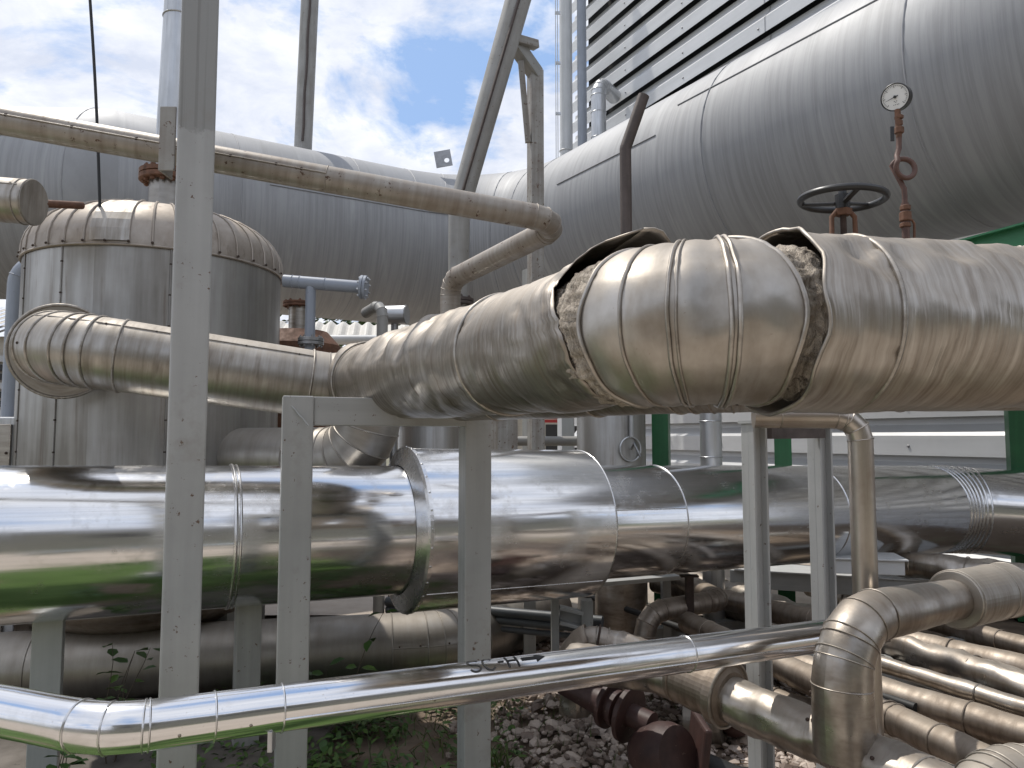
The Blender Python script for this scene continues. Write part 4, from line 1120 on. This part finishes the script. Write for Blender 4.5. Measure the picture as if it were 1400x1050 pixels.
b = MB(); b.torus(s_a.lerp(s_b, .3) , dq, .1085, .002, n=48); b.build('seam_band', M['jacket_mid'], dsl)
# diagonal pipe
zd = .60
h0, h1, h2 = PZ(918, 922, zd + .02), PZ(1150, 1020, zd - .04), PZ(1330, 1110, zd - .06)
g0 = V((h0.x - .35, h0.y + .5, .52))
dp = pipe('diagonal_pipe', 'crumpled insulated pipe running diagonally below the dusty elbow', 'pipe', [g0, h0 + V((-.04, .05, 0)), h1, h2], .09, M['jacket_crumple'], bend=[0, .16, .3, 0], ng=3, n=40, disp=.013, dfreq=8, step=.025, bands=(.80, .92), gore_bands=False, bandr=.004, screws=[(.5, .7), (.62, .6), (.7, .7), (.85, 1.0)])
dd_ = (h1 - h0).normalized(); c_ = PZ(990, 948, zd + .015)
m = MB(); m.revolve(c_, dd_, [(-.22, .102), (-.02, .104), (-.02, .124), (.02, .124), (.02, .106), (.03, .09)], n=44, smooth=False); cl_ = m.build('collar', M['jacket_brown'], dp)
b = MB(); b.torus(c_ + dd_ * .02, dd_, .122, .006, n=44); b.build('rim_bead', M['jacket_mid'], cl_)
b = MB(); b.torus(c_ - dd_ * .2, dd_, .103, .004, n=44); b.build('seam_band', M['jacket_brown'], cl_)

# ==== pipes lying on the ground to the right ==========================================
def gp_(lab, pts, r_, mat='jacket_brown', disp=.007, name='ground_pipe', bands=(.2, .5, .8), bend=.2, **kw):
    return pipe(name, lab, 'pipe', pts, r_, M[mat], disp=disp, dfreq=7, step=.05, n=28, bands=bands, bandr=.004, group='dirty insulated pipes lying near the ground', bend=bend, **kw)
def ext(px0, py0, px1, py1, z, f0=-.1, f1=1.3):
    a, b = PZ(px0, py0, z), PZ(px1, py1, z); d = b - a; return [a + d * f0, b + d * (f1 - 1)]
gp_('crumpled dusty pipe nearest the bright pipe, passing behind both grooved posts', ext(930, 787, 1400, 940, .32, -.02, 1.15), .085, 'jacket_crumple', disp=.024)
gp_('straight brown pipe second from the top at the right edge, below the crumpled one', ext(1276, 915, 1420, 958, .24, -4, 1.2), .07)
gp_('broad brown pipe with rust patches running to the right edge beside the black conduit', ext(1205, 945, 1400, 1004, .30, -1.3, 1.15), .074)
gp_('brown pipe with a split black joint just right of the dusty elbow', ext(1205, 975, 1330, 1035, .40, -1.5, 1.4), .066, bands=(.55, .58, .75))
gp_('dirty pipe with a pale scratched patch passing left of the dusty elbow', ext(1060, 908, 1110, 932, .36, -3.2, 1.5), .07)
gp_('low rust brown pipe seen between the grooved posts under the bright small pipe', ext(930, 850, 1010, 880, .22, -.3, 5.0), .07)
gp_('dusty pipe at the far right emerging from beneath the bright bend', ext(1220, 768, 1420, 792, .62, -.1, 1.2), .10, 'jacket_crumple', disp=.018)
gp_('brown pipe behind the small double elbow, left end hidden', ext(905, 800, 1000, 822, .36, -.1, 4), .075)
gp_('dark brown pipe deepest in the gap under the drum sleeve at the right edge', ext(1230, 838, 1400, 884, .22, -1.0, 1.3), .07)
gp_('slim rusty pipe lying along the lower side of the broad brown pipe', ext(1205, 1000, 1400, 1062, .22, -1.5, 1.2), .05)
gp_('slim dusty pipe squeezed between the crumpled pipe and the straight brown pipe', ext(1205, 908, 1400, 968, .36, -1.2, 1.2), .045, 'jacket_crumple')
cd = ext(1205, 905, 1400, 975, .2, -2.2, 1.2)
m = MB(); m.sweep(cd, .028, 16); tag(m.build('conduit', M['rubber']), 'black conduit lying between the brown ground pipes', 'conduit')
cd = ext(760, 800, 960, 868, .3, -.3, 1.8)
m = MB(); m.sweep(cd, .022, 14); tag(m.build('conduit', M['rubber']), 'thin black conduit behind the small double elbow', 'conduit')
# corner pipe bottom right
n0, n1, n2 = PZ(1310, 1130, .72), PZ(1352, 1080, .72), PZ(1500, 1062, .71)
pipe('corner_pipe', 'dusty pipe with a raised collar in the bottom right corner', 'pipe', [V((n0.x - .06, n0.y - .05, .4)), n1, n2], .095, M['jacket_mid'], bend=.16, ng=4, n=40, bands=(.6, .7), gore_bands=True, bandr=.003, disp=.004, dfreq=9, step=.03)
bb_ = ext(1190, 1010, 1290, 1052, .42, 0, 1.5)
m = MB(); m.sweep(bb_, .03, 20); tag(m.build('bright_tube', M['alu_small']), 'short shiny bare tube below the dusty elbow at the bottom edge', 'pipe')
# double elbow
Yd = 5.0
w0, w1, w2, w3 = P(883, 915, Yd), P(881, 838, Yd), P(985, 818, Yd + .3), P(900, 790, Yd + 1.6)
w0.x = w1.x; w2.z = w1.z + .02; w3.z = w1.z + .02
pipe('double_elbow_pipe', 'brown pipe rising, bending right and doubling back under the bright pipe', 'pipe', [w0 - Z * .2, w1, w2, w3], W(14.5, Yd), M['jacket_brown'], bend=[0, .15, .11, 0], ng=3, n=32, bands=(.42,), gore_bands=True, bandr=.003)
m = MB(); p_ = P(943, 840, Yd + .1); m.box((p_.x, p_.y, .38), (.05, .05, .55)); m.box((p_.x, p_.y, .66), (.12, .06, .012)); tag(m.build('pipe_stand', M['rust_dark']), 'small dark stand holding the double elbow pipe', 'support')
# torn pipe
Yt = 4.0
t0_, t1_, t2_, t3_ = P(781, 925, Yt), P(785, 868, Yt), P(830, 862, Yt), P(905, 900, Yt - .1)
tz = P(800, 866, Yt).z
tpz = pipe('torn_pipe', 'crumpled pipe with a torn open jacket at its bend in front of the steel rack', 'pipe', [V((t1_.x, Yt, .15)), V((t1_.x, Yt, tz)), V((P(955, 905, 3.9).x, 3.9, tz - .17))], .078, M['jacket_crumple'], bend=.12, ng=4, n=36, disp=.018, dfreq=8, step=.03, bands=(.45, .5), gore_bands=False, bandr=.004)
fp, _g = fillet([V((t1_.x, Yt, .15)), V((t1_.x, Yt, tz)), V((P(955, 905, 3.9).x, 3.9, tz - .17))], .12, 10)
m = MB(); m.sweep(fp[2:9], [.092, .090, .088, .088, .089, .091, .094], 30, (False, False), None, lambda i, s, a, p: .010 * noise.noise(p * 15), a0=PI - 2.0, a1=PI + 1.2, up=(1, 0, 0))
tj = m.build('torn_flap', M['jacket_brown'], tpz); tj.modifiers.new('S', 'SOLIDIFY').thickness = .003
m = MB(); m.torus(fp[9].lerp(fp[10], .8), (fp[11] - fp[10]), .083, .006, n=32); m.build('dark_band', M['rust_dark'], tpz)
# brown column under the bright pipe
vessel('brown_casing', 'brown stained sheet metal casing below the bright sleeve end', 812, 880, 5.9, .78, M['jacket_brown'], (.7,), 'casing')
# steel rack
rk = thing('steel_rack', 'small grey steel rack of posts and channel beams under the bright sleeve', 'rack')
Yr = 4.75
def bx(px0, py0, px1, py1, Y, d_, nm, mat='steel_grey'):
    a, b = P(px0, py0, Y), P(px1, py1, Y); m = MB(); m.box((a + b) / 2 + V((0, d_ / 2, 0)), (abs(b.x - a.x), d_, abs(a.z - b.z))); return m.build(nm, M[mat], rk, .003)
bx(754, 815, 765, 960, Yr, .09, 'post'); bx(795, 822, 812, 985, Yr, .09, 'post'); bx(716, 822, 733, 960, Yr + .5, .09, 'post'); bx(906, 790, 920, 960, Yr + .9, .09, 'post')
for y0 in (830, 850):
    m = MB(); m.bar(P(765, y0, Yr + .03), P(797, y0 + 8, Yr + .03), .07, .022); m.build('beam', M['steel_light'], rk, .002)
m = MB(); m.box((P(780, 846, Yr + .05).x, Yr + .06, P(780, 846, Yr + .05).z), (.14, .01, .1)); m.build('gusset', M['steel_light'], rk)
m = MB(); m.bar(P(818, 797, 5.4), P(925, 788, 5.6), .12, .03); m.build('beam', M['steel_light'], rk, .002)
for k in range(3):
    a, b = P(600, 862 + k * 12 - 0, 5.3), P(756, 843 + k * 12, 5.0); a.z = b.z
    m = MB(); d = b - a; m.sweep([a - d * .5, b + d * .4], W(6.5 - k * 1.3, 5.1), 20)
    tag(m.build('conduit', M['conduit']), ('thickest and topmost', 'middle', 'thinnest and lowest')[k] + ' of the three dark grey conduits under the bright sleeve', 'conduit', 'dark grey conduits under the sleeve')
# white trough and boxes
wt = thing('cable_trough', 'pale metal trough with flat lids behind the grooved posts', 'trough')
a, b = PZ(1000, 786, .42), PZ(1330, 806, .42); m = MB(); m.bar(a, b, .35, .14); m.build('body', M['steel_light'], wt, .004)
m = MB(); m.bar(a.lerp(b, .02) + Z * .078, a.lerp(b, .98) + Z * .078, .40, .014); m.build('lid', M['white_paint'], wt, .003)
p_ = P(1186, 774, 5.3); m = MB(); m.box((p_.x, 5.4, p_.z), (.5, .3, .10), Matrix.Rotation(-.2, 3, 'Z')); wb = tag(m.build('junction_box', M['white_paint'], None, .006), 'small flat white box lying on the pale trough', 'box')
m = MB(); m.box((p_.x, 5.4, p_.z + .056), (.54, .34, .012), Matrix.Rotation(-.2, 3, 'Z')); m.build('lid', M['white_paint'], wb, .003)
# sleepers carrying the ground pipes
for px, py, lab, ln in ((1240, 950, 'grey steel upright plate between the brown pipes right of the dusty elbow', .9),):
    p_ = PZ(px, 1000, 0); m = MB(); m.box((p_.x + .02, p_.y + .45, .13), (.26, .12, .28), Matrix.Rotation(-.15, 3, 'Z')); m.box((p_.x + .25, p_.y + .42, .12), (.2, .1, .25), Matrix.Rotation(-.15, 3, 'Z'))
    tag(m.build('support_plate', M['steel_grey'], None, .004), lab, 'support')
for k, (px, py) in enumerate(((960, 860), (1130, 905), (1330, 965))):
    a = PZ(px, py, .12); m = MB(); m.bar(a - V((.5, .18, 0)), a + V((1.2, .43, 0)), .1, .1)
    tag(m.build('sleeper', M['steel_grey'], None, .004), ('low steel sleeper farthest back beneath the brown pipes', 'low steel sleeper beneath the brown pipes between the grooved posts', 'low steel sleeper beneath the brown pipes nearest the bottom right')[k], 'support', 'steel sleepers under the pipes')

# big low pipe behind the weeds
l0, l1 = P(-120, 915, 4.35), P(575, 872, 5.0); l0.z = l1.z = .235
l2 = V((l1.x + .9, l1.y + 1.0, .25))
pipe('low_pipe', 'wide dull grey insulated pipe lying on the ground behind the weeds at the left', 'pipe', [l0, l1 + V((.2, 0, 0)), l2], .215, M['jacket_dull'], bend=.45, ng=4, n=56, disp=.003, dfreq=4, step=.06, bands=(.15, .47, .63), gore_bands=True, bandr=.004, lap=(1.35, .63, .72), screws=[(.64, 1.3), (.67, 1.3), (.7, 1.3)])

# red oxide trap / valve on the gravel
rvv = thing('steam_trap', 'dark red rusty trap with a round body and flanged inlet lying on the gravel', 'valve')
bc_ = PZ(905, 1030, .17); 
m = MB(); m.revolve(bc_, V((.55, -.75, .25)), [(-.17, .0), (-.165, .045), (-.14, .085), (-.08, .12), (0, .135), (.05, .135), (.1, .12)], n=40); m.build('body', M['red_oxide'], rvv)
ca = V((.92, .1, -.12)).normalized(); cpos = bc_ + V((.17, .02, .0))
m = MB(); m.box(cpos, (.035, .27, .29), Matrix.Rotation(.12, 3, 'Y')); cv = m.build('cover', M['red_oxide'], rvv, .012)
for s in (-1, 1):
    for t in (-1, 1): screw(cv, cpos + V((.02, s * .11, t * .12)), (1, 0, 0), M['rust_dark'], 2)
ia, ib = bc_ + V((-.03, .07, .10)), PZ(835, 965, .3)
m = MB(); m.sweep([ia, ib], .055, 24); m.build('inlet_neck', M['red_oxide'], rvv)
dv_ = (ib - ia).normalized()
for f, r_ in ((.55, .13), (.85, .085), (1.05, .11)):
    m = MB(); m.revolve(ia.lerp(ib, f), dv_, [(-.013, r_ * .96), (-.011, r_), (.011, r_), (.013, r_ * .96)], n=32, smooth=False); m.build('flange', M['red_oxide'], rvv)
m = MB(); m.sweep([ib - dv_ * .02, ib + dv_ * .30], [.075, .05], 24); m.build('inlet_pipe', M['red_oxide'], rvv)
m = MB(); pz_ = ib + dv_ * .12; m.sweep([pz_ + V((-.06, 0, .02)), pz_ + V((-.02, -.02, .1)), pz_ + V((.05, -.02, .11)), pz_ + V((.1, 0, .05))], .014, 10); m.build('bracket', M['rust_dark'], rvv)
m = MB(); m.sweep([bc_ + V((.2, .02, -.06)), bc_ + V((.33, -.03, -.1)), bc_ + V((.6, -.05, -.12))], .055, 20); m.build('outlet', M['rubber'], rvv)
# fallen jacket sheets
for k, (px, py, lab, rz_) in enumerate(((880, 940, 'bent brown jacket sheet lying on the gravel behind the red trap', .3), (925, 905, 'short brown jointed pipe piece lying behind the red trap', -.6))):
    p_ = PZ(px, py, .2)
    if k == 0:
        m = MB(); q = [p_ + V((-.35, .25, 0)), p_ + V((.45, -.15, .02))]; m.sweep([q[0].lerp(q[1], j / 12) for j in range(13)], .22, 20, (False, False), None, lambda i, s, a, p: .03 * noise.noise(p * 5), a0=-.9, a1=1.2)
        o = m.build('jacket_sheet', M['jacket_brown']); o.modifiers.new('S', 'SOLIDIFY').thickness = .003; tag(o, lab, 'metal sheet')
    else:
        pipe('pipe_piece', lab, 'pipe', [PZ(858, 905, .22), PZ(890, 925, .22), PZ(925, 950, .18)], .06, M['jacket_brown'], bend=.1, ng=3, n=28, disp=.006, dfreq=9, step=.03, bands=(.3, .6), bandr=.003)
p_ = PZ(965, 985, .12)
m = MB(); m.revolve(p_, V((.9, -.35, .1)), [(-.1, .11), (.08, .115), (.085, .0)], n=40, smooth=False); tag(m.build('insulated_stub', M['jacket_mid']), 'round dull capped pipe stub lying against the diagonal pipe on the gravel', 'cap')
p_ = PZ(1005, 985, .13); m = MB(); m.revolve(p_, V((.3, -.6, .2)), [(-.1, .03), (-.07, .07), (0, .085), (.07, .065), (.1, .0)], n=28); tag(m.build('float_ball', M['red_oxide']), 'small dark red rounded fitting beside the grooved post on the gravel', 'fitting')

# ==== ground =========================================================================
def sheet(name, x0, y0, x1, y1, z, mat, nx=2, ny=2, amp=0, fq=1):
    m = MB(); idx = {}
    for j in range(ny + 1):
        for i in range(nx + 1):
            x, y = x0 + (x1 - x0) * i / nx, y0 + (y1 - y0) * j / ny
            h = amp * (noise.noise(V((x * fq, y * fq, 0))) + .5 * noise.noise(V((x * fq * 2.7, y * fq * 2.7, 4)))) if amp and 0 < i < nx and 0 < j < ny else 0
            idx[i, j] = len(m.v); m.v.append(V((x, y, z + h)))
    for j in range(ny):
        for i in range(nx):
            q = [idx[i, j], idx[i + 1, j], idx[i + 1, j + 1], idx[i, j + 1]]; m.face(q, [(m.v[k].x, m.v[k].y) for k in q], True)
    return tag(m.build(name, M[mat]), kind='structure')
sheet('ground', -300, -300, 300, 300, -.03, 'terrain')
sheet('yard_soil', -12, 1.9, 12, 18, -.012, 'soil', 120, 80, .03, 2.2)
sheet('bounce_floor', -12, 6.6, 12, 18, .045, 'yard', 6, 6)  # pale sheet added to bounce light onto the duct underside and tank
sheet('concrete_yard', -12, -7, 12, 1.35, 0, 'yard', 4, 4)
sheet('lawn', -12, 1.37, -.05, 3.3, .0, 'lawn', 60, 12, .012, 3)
sheet('rear_lawn', -40, -40, 40, -7.02, .0, 'lawn', 4, 4)
pl = MB(); pl.box((-2.0, 3.98, .025), (2.1, 1.0, .09)); pl.build('concrete_plinth', M['concrete'], None, .015); tag(ROOTS[-1], kind='structure')

rnd = random.Random(5)
# gravel
m = MB()
def rock(m, c, s):
    b = len(m.v); ph = [rnd.uniform(.75, 1.2) for _ in range(12)]
    g = (1 + 5 ** .5) / 2
    ico = [(-1, g, 0), (1, g, 0), (-1, -g, 0), (1, -g, 0), (0, -1, g), (0, 1, g), (0, -1, -g), (0, 1, -g), (g, 0, -1), (g, 0, 1), (-g, 0, -1), (-g, 0, 1)]
    rt = Matrix.Rotation(rnd.uniform(0, 6.3), 3, 'Z') @ Matrix.Rotation(rnd.uniform(-.6, .6), 3, 'X'); sc = V((rnd.uniform(.8, 1.4), rnd.uniform(.7, 1.1), rnd.uniform(.5, .85)))
    for k, p in enumerate(ico): q = V(p).normalized() * ph[k] * s; m.v.append(V(c) + rt @ V((q.x * sc.x, q.y * sc.y, q.z * sc.z)))
    for f in ((0, 11, 5), (0, 5, 1), (0, 1, 7), (0, 7, 10), (0, 10, 11), (1, 5, 9), (5, 11, 4), (11, 10, 2), (10, 7, 6), (7, 1, 8), (3, 9, 4), (3, 4, 2), (3, 2, 6), (3, 6, 8), (3, 8, 9), (4, 9, 5), (2, 4, 11), (6, 2, 10), (8, 6, 7), (9, 8, 1)):
        m.face([b + i for i in f], [(0, 0), (1, 0), (1, 1)])
for _ in range(9500):
    x = rnd.uniform(-.35, 2.3); y = rnd.uniform(2.5, 6.2)
    if x < -.05 + .25 * noise.noise(V((x * 2, y * 2, 0))) and rnd.random() < .8: continue
    s = min(.042, max(.008, rnd.lognormvariate(-4.15, .5))); h = .02 * noise.noise(V((x * 1.7, y * 1.7, 3)))
    rock(m, (x, y, .012 + h + s * .25), s)
tag(m.build('gravel', M['gravel_stone']), 'loose pale and brown gravel stones on the ground', 'gravel', kind='stuff')

# litter: dry leaves and twigs
m = MB()
for _ in range(420):
    x = rnd.uniform(-1.9, 2.2); y = rnd.uniform(3.3, 6.0); c = V((x, y, .012 + rnd.uniform(0, .03)))
    a = rnd.uniform(0, 6.28); d = V((math.cos(a), math.sin(a), rnd.uniform(-.1, .25)))
    if rnd.random() < .5:
        L = rnd.uniform(.05, .2); m.sweep([c, c + d * L * .5 + V((0, 0, .006)), c + d * L], [.0025, .002, .0012], 5)
    else:
        s = d.cross(V((rnd.gauss(0, .3), rnd.gauss(0, .3), 1))).normalized(); L = rnd.uniform(.025, .06)
        m.quad_pts([c, c + d * L * .5 + s * L * .25, c + d * L + V((0, 0, .006)), c + d * L * .5 - s * L * .25])
tag(m.build('litter', M['dry_leaf']), 'dry leaves and twigs scattered on the soil', 'litter', kind='stuff')

def leafq(m, c, d, n_, L, w):
    """one leaf: 4 faces, folded along the midrib"""
    d = d.normalized(); s = d.cross(n_).normalized(); n_ = s.cross(d)
    b = len(m.v); pts = [(0, 0, 0), (.35, .5, .06), (.72, .38, .04), (1, 0, -.1), (.72, -.38, .04), (.35, -.5, .06), (.5, 0, -.02)]
    m.v += [c + d * L * p[0] + s * w * p[1] + n_ * L * p[2] for p in pts]
    for f in ((0, 1, 6), (1, 2, 6), (2, 3, 6), (3, 4, 6), (4, 5, 6), (5, 0, 6)): m.face([b + i for i in f], [(0, 0), (1, 0), (1, 1)], True)
def rdir(el0, el1):
    a = rnd.uniform(0, 6.283); e = rnd.uniform(el0, el1); return V((math.cos(a) * math.cos(e), math.sin(a) * math.cos(e), math.sin(e)))
# ground cover
m = MB()
for _ in range(1500):
    x = rnd.uniform(-1.75, .05); y = rnd.uniform(3.35, 4.85)
    if noise.noise(V((x * 3, y * 3, 7))) < -.12 - .5 * max(0, -x - 1.0): continue
    if x > -.35 and rnd.random() < .65: continue
    c = V((x, y, -.01)); hh = rnd.uniform(.02, .16)
    for k in range(rnd.randint(2, 6)):
        p = c + V((rnd.gauss(0, .03), rnd.gauss(0, .03), hh * rnd.uniform(.2, 1))); d = rdir(-.1, .7); leafq(m, p, d, V((rnd.gauss(0, .3), rnd.gauss(0, .3), 1)), rnd.uniform(.022, .06), rnd.uniform(.012, .035))
tag(m.build('ground_cover', M['leaf']), 'low green weeds creeping over soil and gravel', 'weeds', kind='stuff')
m = MB()
for _ in range(1300):
    x = rnd.uniform(-1.6, 1.0); y = rnd.uniform(3.1, 4.9)
    if rnd.random() < .55 and x > .0: continue
    c = V((x, y, -.01)); d = V((rnd.gauss(0, .45), rnd.gauss(0, .45), 1)).normalized(); L = rnd.uniform(.04, .13); s = d.cross(rdir(0, .2)).normalized() * .0028
    m.quad_pts([c - s, c + s, c + d * L * .6 + s * .8, c + d * L * .6 - s * .8]); m.quad_pts([c + d * L * .6 - s * .8, c + d * L * .6 + s * .8, c + d * L + V((d.x, d.y, -.2)) * L * .25])
tag(m.build('grass', M['grass_blade']), 'thin grass blades among the weeds', 'grass', kind='stuff')
# single plants
def plant(name, lab, base, top, nl, L, w, opp=False, spread=.05, start=.25, stems=1):
    root = thing(name, lab, 'plant')
    for s_ in range(stems):
        tp_ = top + V((rnd.gauss(0, spread), rnd.gauss(0, spread), rnd.gauss(0, spread * .6))) if s_ else top
        q = [base.lerp(tp_, k / 8) + V((.02 * math.sin(k * .7 + s_), .012 * math.sin(k), 0)) for k in range(9)]
        m = MB(); m.sweep(q, [.0035 - .0022 * k / 8 for k in range(9)], 6); m.build('stem', M['bark'], root)
        m = MB()
        for k in range(nl):
            f = start + (1 - start) * k / max(1, nl - 1); p, t, i = at_len(q, length(q) * f)
            a = rnd.uniform(0, 6.28) if not opp else k * 1.57
            for s2 in ((0, PI) if opp else (0,)):
                d = V((math.cos(a + s2), math.sin(a + s2) * .7, rnd.uniform(-.25, .35))); leafq(m, p + d * .012, d, Z + V((rnd.gauss(0, .25), rnd.gauss(0, .25), 0)), L * rnd.uniform(.7, 1.15), w * rnd.uniform(.8, 1.1))
        m.build('foliage', M['leaf'], root)
b_ = PZ(497, 930, .0); plant('sapling', 'slender sapling with paired leaves in front of the wide low pipe', V((b_.x, 3.95, 0)), P(527, 838, 3.95), 5, .085, .05, True, start=.2)
plant('weed_plant', 'leafy weed with drooping stems left of the steel column before the low pipe', V((P(150, 960, 3.6).x, 3.6, 0)), P(186, 892, 3.6), 9, .075, .045, stems=4, spread=.09)
plant('weed_plant', 'bushy weed peeping out below the elbow of the small bright pipe', V((P(95, 1060, 3.1).x, 3.1, 0)), P(98, 1012, 3.1), 10, .07, .042, stems=4, spread=.08)
plant('weed_plant', 'small broad leaved weed at the foot of the portal frame', V((P(440, 1070, 3.3).x, 3.3, 0)), P(440, 1030, 3.3), 8, .06, .04, stems=3, spread=.06)
plant('weed_plant', 'pale leafed low weed between the portal frame posts beside the low pipe', V((P(450, 950, 4.1).x, 4.1, 0)), P(450, 912, 4.1), 8, .085, .045, stems=3, spread=.09)
# grass tuft right of the post
m = MB(); gb_ = PZ(685, 1060, 0)
for k in range(34):
    d = V((rnd.gauss(0, .3), rnd.gauss(0, .3), 1)).normalized(); L = rnd.uniform(.09, .22); c = gb_ + V((rnd.gauss(0, .03), rnd.gauss(0, .03), -.01)); s = V((.0035, 0, 0))
    m.quad_pts([c - s, c + s, c + d * L * .6 + s * .8, c + d * L * .6 - s * .8]); m.quad_pts([c + d * L * .6 - s * .8, c + d * L * .6 + s * .8, c + d * L + V((d.x, d.y, -.2)) * L * .3])
tag(m.build('grass_tuft', M['grass_blade']), 'tuft of tall grass blades on the gravel right of the portal frame', 'grass tuft')

# trees
def tree(lab, x, y, h, rcr, nl=2600, group='trees beyond the plant'):
    root = thing('tree', lab, 'tree', group); root_b = V((x, y, 0))
    m = MB(); m.sweep([root_b, root_b + V((.1, 0, h * .3)), root_b + V((.0, .1, h * .62))], [.16, .12, .05], 12)
    cl = []
    for k in range(11):
        a = k * 2.4; e = root_b + V((math.cos(a) * rcr * .6, math.sin(a) * rcr * .6, h * (.5 + .4 * rnd.random()))); s = root_b + V((.08, 0, h * (.25 + .03 * k)))
        m.sweep([s, s.lerp(e, .5) + Z * .2, e], [.05, .03, .012], 7); cl.append(e)
    m.build('trunk', M['bark'], root)
    m = MB()
    for k in range(nl):
        c = rnd.choice(cl); p = c + V((rnd.gauss(0, rcr * .27), rnd.gauss(0, rcr * .27), rnd.gauss(0, rcr * .2))); leafq(m, p, rdir(-.6, .5), rdir(.3, 1.4), rnd.uniform(.14, .26), rnd.uniform(.08, .14))
    m.build('crown', M['leaf_tree'], root)
tree('green tree beyond the white ribbed roof, seen left of the bent grey pipe', P(455, 430, 19).x, 19.5, 5.4, 1.7)
tree('green tree beyond the white ribbed roof, seen right of the capped stub', P(575, 430, 20).x, 20.5, 5.6, 1.5)
for k, (x, y, h_) in enumerate(((-9, -24, 6), (-3.5, -26, 7), (5, -25.5, 7))):
    tree('leafy tree in the row behind the photographer across the concrete yard', x, y, h_, 2.6, 1300, 'row of trees behind the photographer')
yw = thing('reflection_wall', 'unseen long grey wall added behind the photographer for the pipe reflections', 'wall')  # unseen wall, added to give the bright pipe something grey to reflect
m = MB(); m.box((-11, -9.5, 1.5), (18, .2, 3.0)); m.build('wall', M['steel_dirty'], yw)
m = MB(); m.box((-11, -9.5, 3.04), (18, .3, .08)); m.build('coping', M['concrete'], yw)
fb = thing('factory_hall', 'tall drab hall with a row of dark windows behind the photographer', 'building')
m = MB(); m.box((11.2, -11.5, 3.1), (26, 6, 6.2)); m.build('wall', M['hall'], fb)
m = MB(); m.box((11.2, -11.5, 6.3), (26.6, 6.6, .2)); m.build('roof', M['steel_dirty'], fb)
for k in range(6):
    m = MB(); m.box((.6 + k * 3.4, -8.47, 4.2), (1.6, .08, 1.2)); m.build('window', M['dark'], fb)
far = thing('far_workshop', 'pale workshop wall seen far off through gaps under the pipes', 'building')
m = MB(); m.box((1.4, 21, 1.3), (9, .3, 2.6)); m.build('wall', M['cream'], far)
for k in range(5):
    m = MB(); m.box((-2 + k * 1.7, 20.83, 1.55), (.9, .06, .8)); m.build('window', M['dark'], far)
m = MB(); m.bar(V((-3.3, 20.6, 2.75)), V((6.2, 20.6, 2.75)), 1.2, .12); m.build('roof', M['white_paint'], far)
finalize()
# ==== sky, sun, camera ===============================================================
SUN_EL = 62; SUN_AZ = -50      # azimuth measured from +Y towards +X
w = bpy.data.worlds.new('World'); SC.world = w; w.use_nodes = True
nt = w.node_tree; nt.nodes.clear(); g = G(nt)
out = nt.nodes.new('ShaderNodeOutputWorld'); bg = nt.nodes.new('ShaderNodeBackground'); nt.links.new(bg.outputs[0], out.inputs[0])
sky = nt.nodes.new('ShaderNodeTexSky'); sky.sky_type = 'NISHITA'; sky.sun_disc = False
sky.sun_elevation = R(SUN_EL); sky.sun_rotation = R(SUN_AZ); sky.air_density = 1; sky.dust_density = 1.2
tc_ = nt.nodes.new('ShaderNodeTexCoord'); sx_ = nt.nodes.new('ShaderNodeSeparateXYZ'); nt.links.new(tc_.outputs['Generated'], sx_.inputs[0])
zz = g.math('ADD', g.math('MAXIMUM', sx_.outputs[2], 0), .22)
cmb = nt.nodes.new('ShaderNodeCombineXYZ'); g.set(cmb.inputs[0], g.math('DIVIDE', sx_.outputs[0], zz)); g.set(cmb.inputs[1], g.math('DIVIDE', sx_.outputs[1], zz)); cmb.inputs[2].default_value = 6.2
cl1 = g.noise(cmb.outputs[0], 2.6, 12, .6, .35)
cl2 = g.noise(cmb.outputs[0], 4.4, 10, .62, .3)
cov = g.map(cl1, .365, .475)
shade = g.mix(g.map(cl2, .35, .66), (5.3, 5.7, 6.7), (7.9, 8.0, 8.3))
skyc = g.mix(.7, sky.outputs[0], (2.7, 4.2, 7.0))
col_ = g.mix(g.math('MULTIPLY', cov, .97), skyc, shade)
g.set(bg.inputs[0], col_); bg.inputs[1].default_value = .122
sd = bpy.data.lights.new('Sun', 'SUN'); sd.energy = 3.0; sd.angle = R(.5); sd.color = (1, .95, .87)
so = bpy.data.objects.new('Sun', sd); COL.objects.link(so)
el, az = R(SUN_EL), R(SUN_AZ); sv = V((math.sin(az) * math.cos(el), math.cos(az) * math.cos(el), math.sin(el)))
so.rotation_euler = sv.to_track_quat('Z', 'Y').to_euler(); so.location = (0, 0, 20)
cd_ = bpy.data.cameras.new('Camera'); cd_.lens = 26; cd_.sensor_width = 36; cd_.clip_end = 1000; cd_.clip_start = .05
co = bpy.data.objects.new('Camera', cd_); COL.objects.link(co); co.location = CAM; co.rotation_euler = (R(90) + TILT, 0, 0); SC.camera = co
vs_ = SC.view_settings; vs_.view_transform = 'Standard'; vs_.look = 'None'; vs_.exposure = 0.18; vs_.gamma = 1
SC.render.engine = 'CYCLES'; SC.cycles.use_denoising = True; SC.cycles.max_bounces = 8; SC.cycles.glossy_bounces = 5; SC.cycles.sample_clamp_indirect = 6
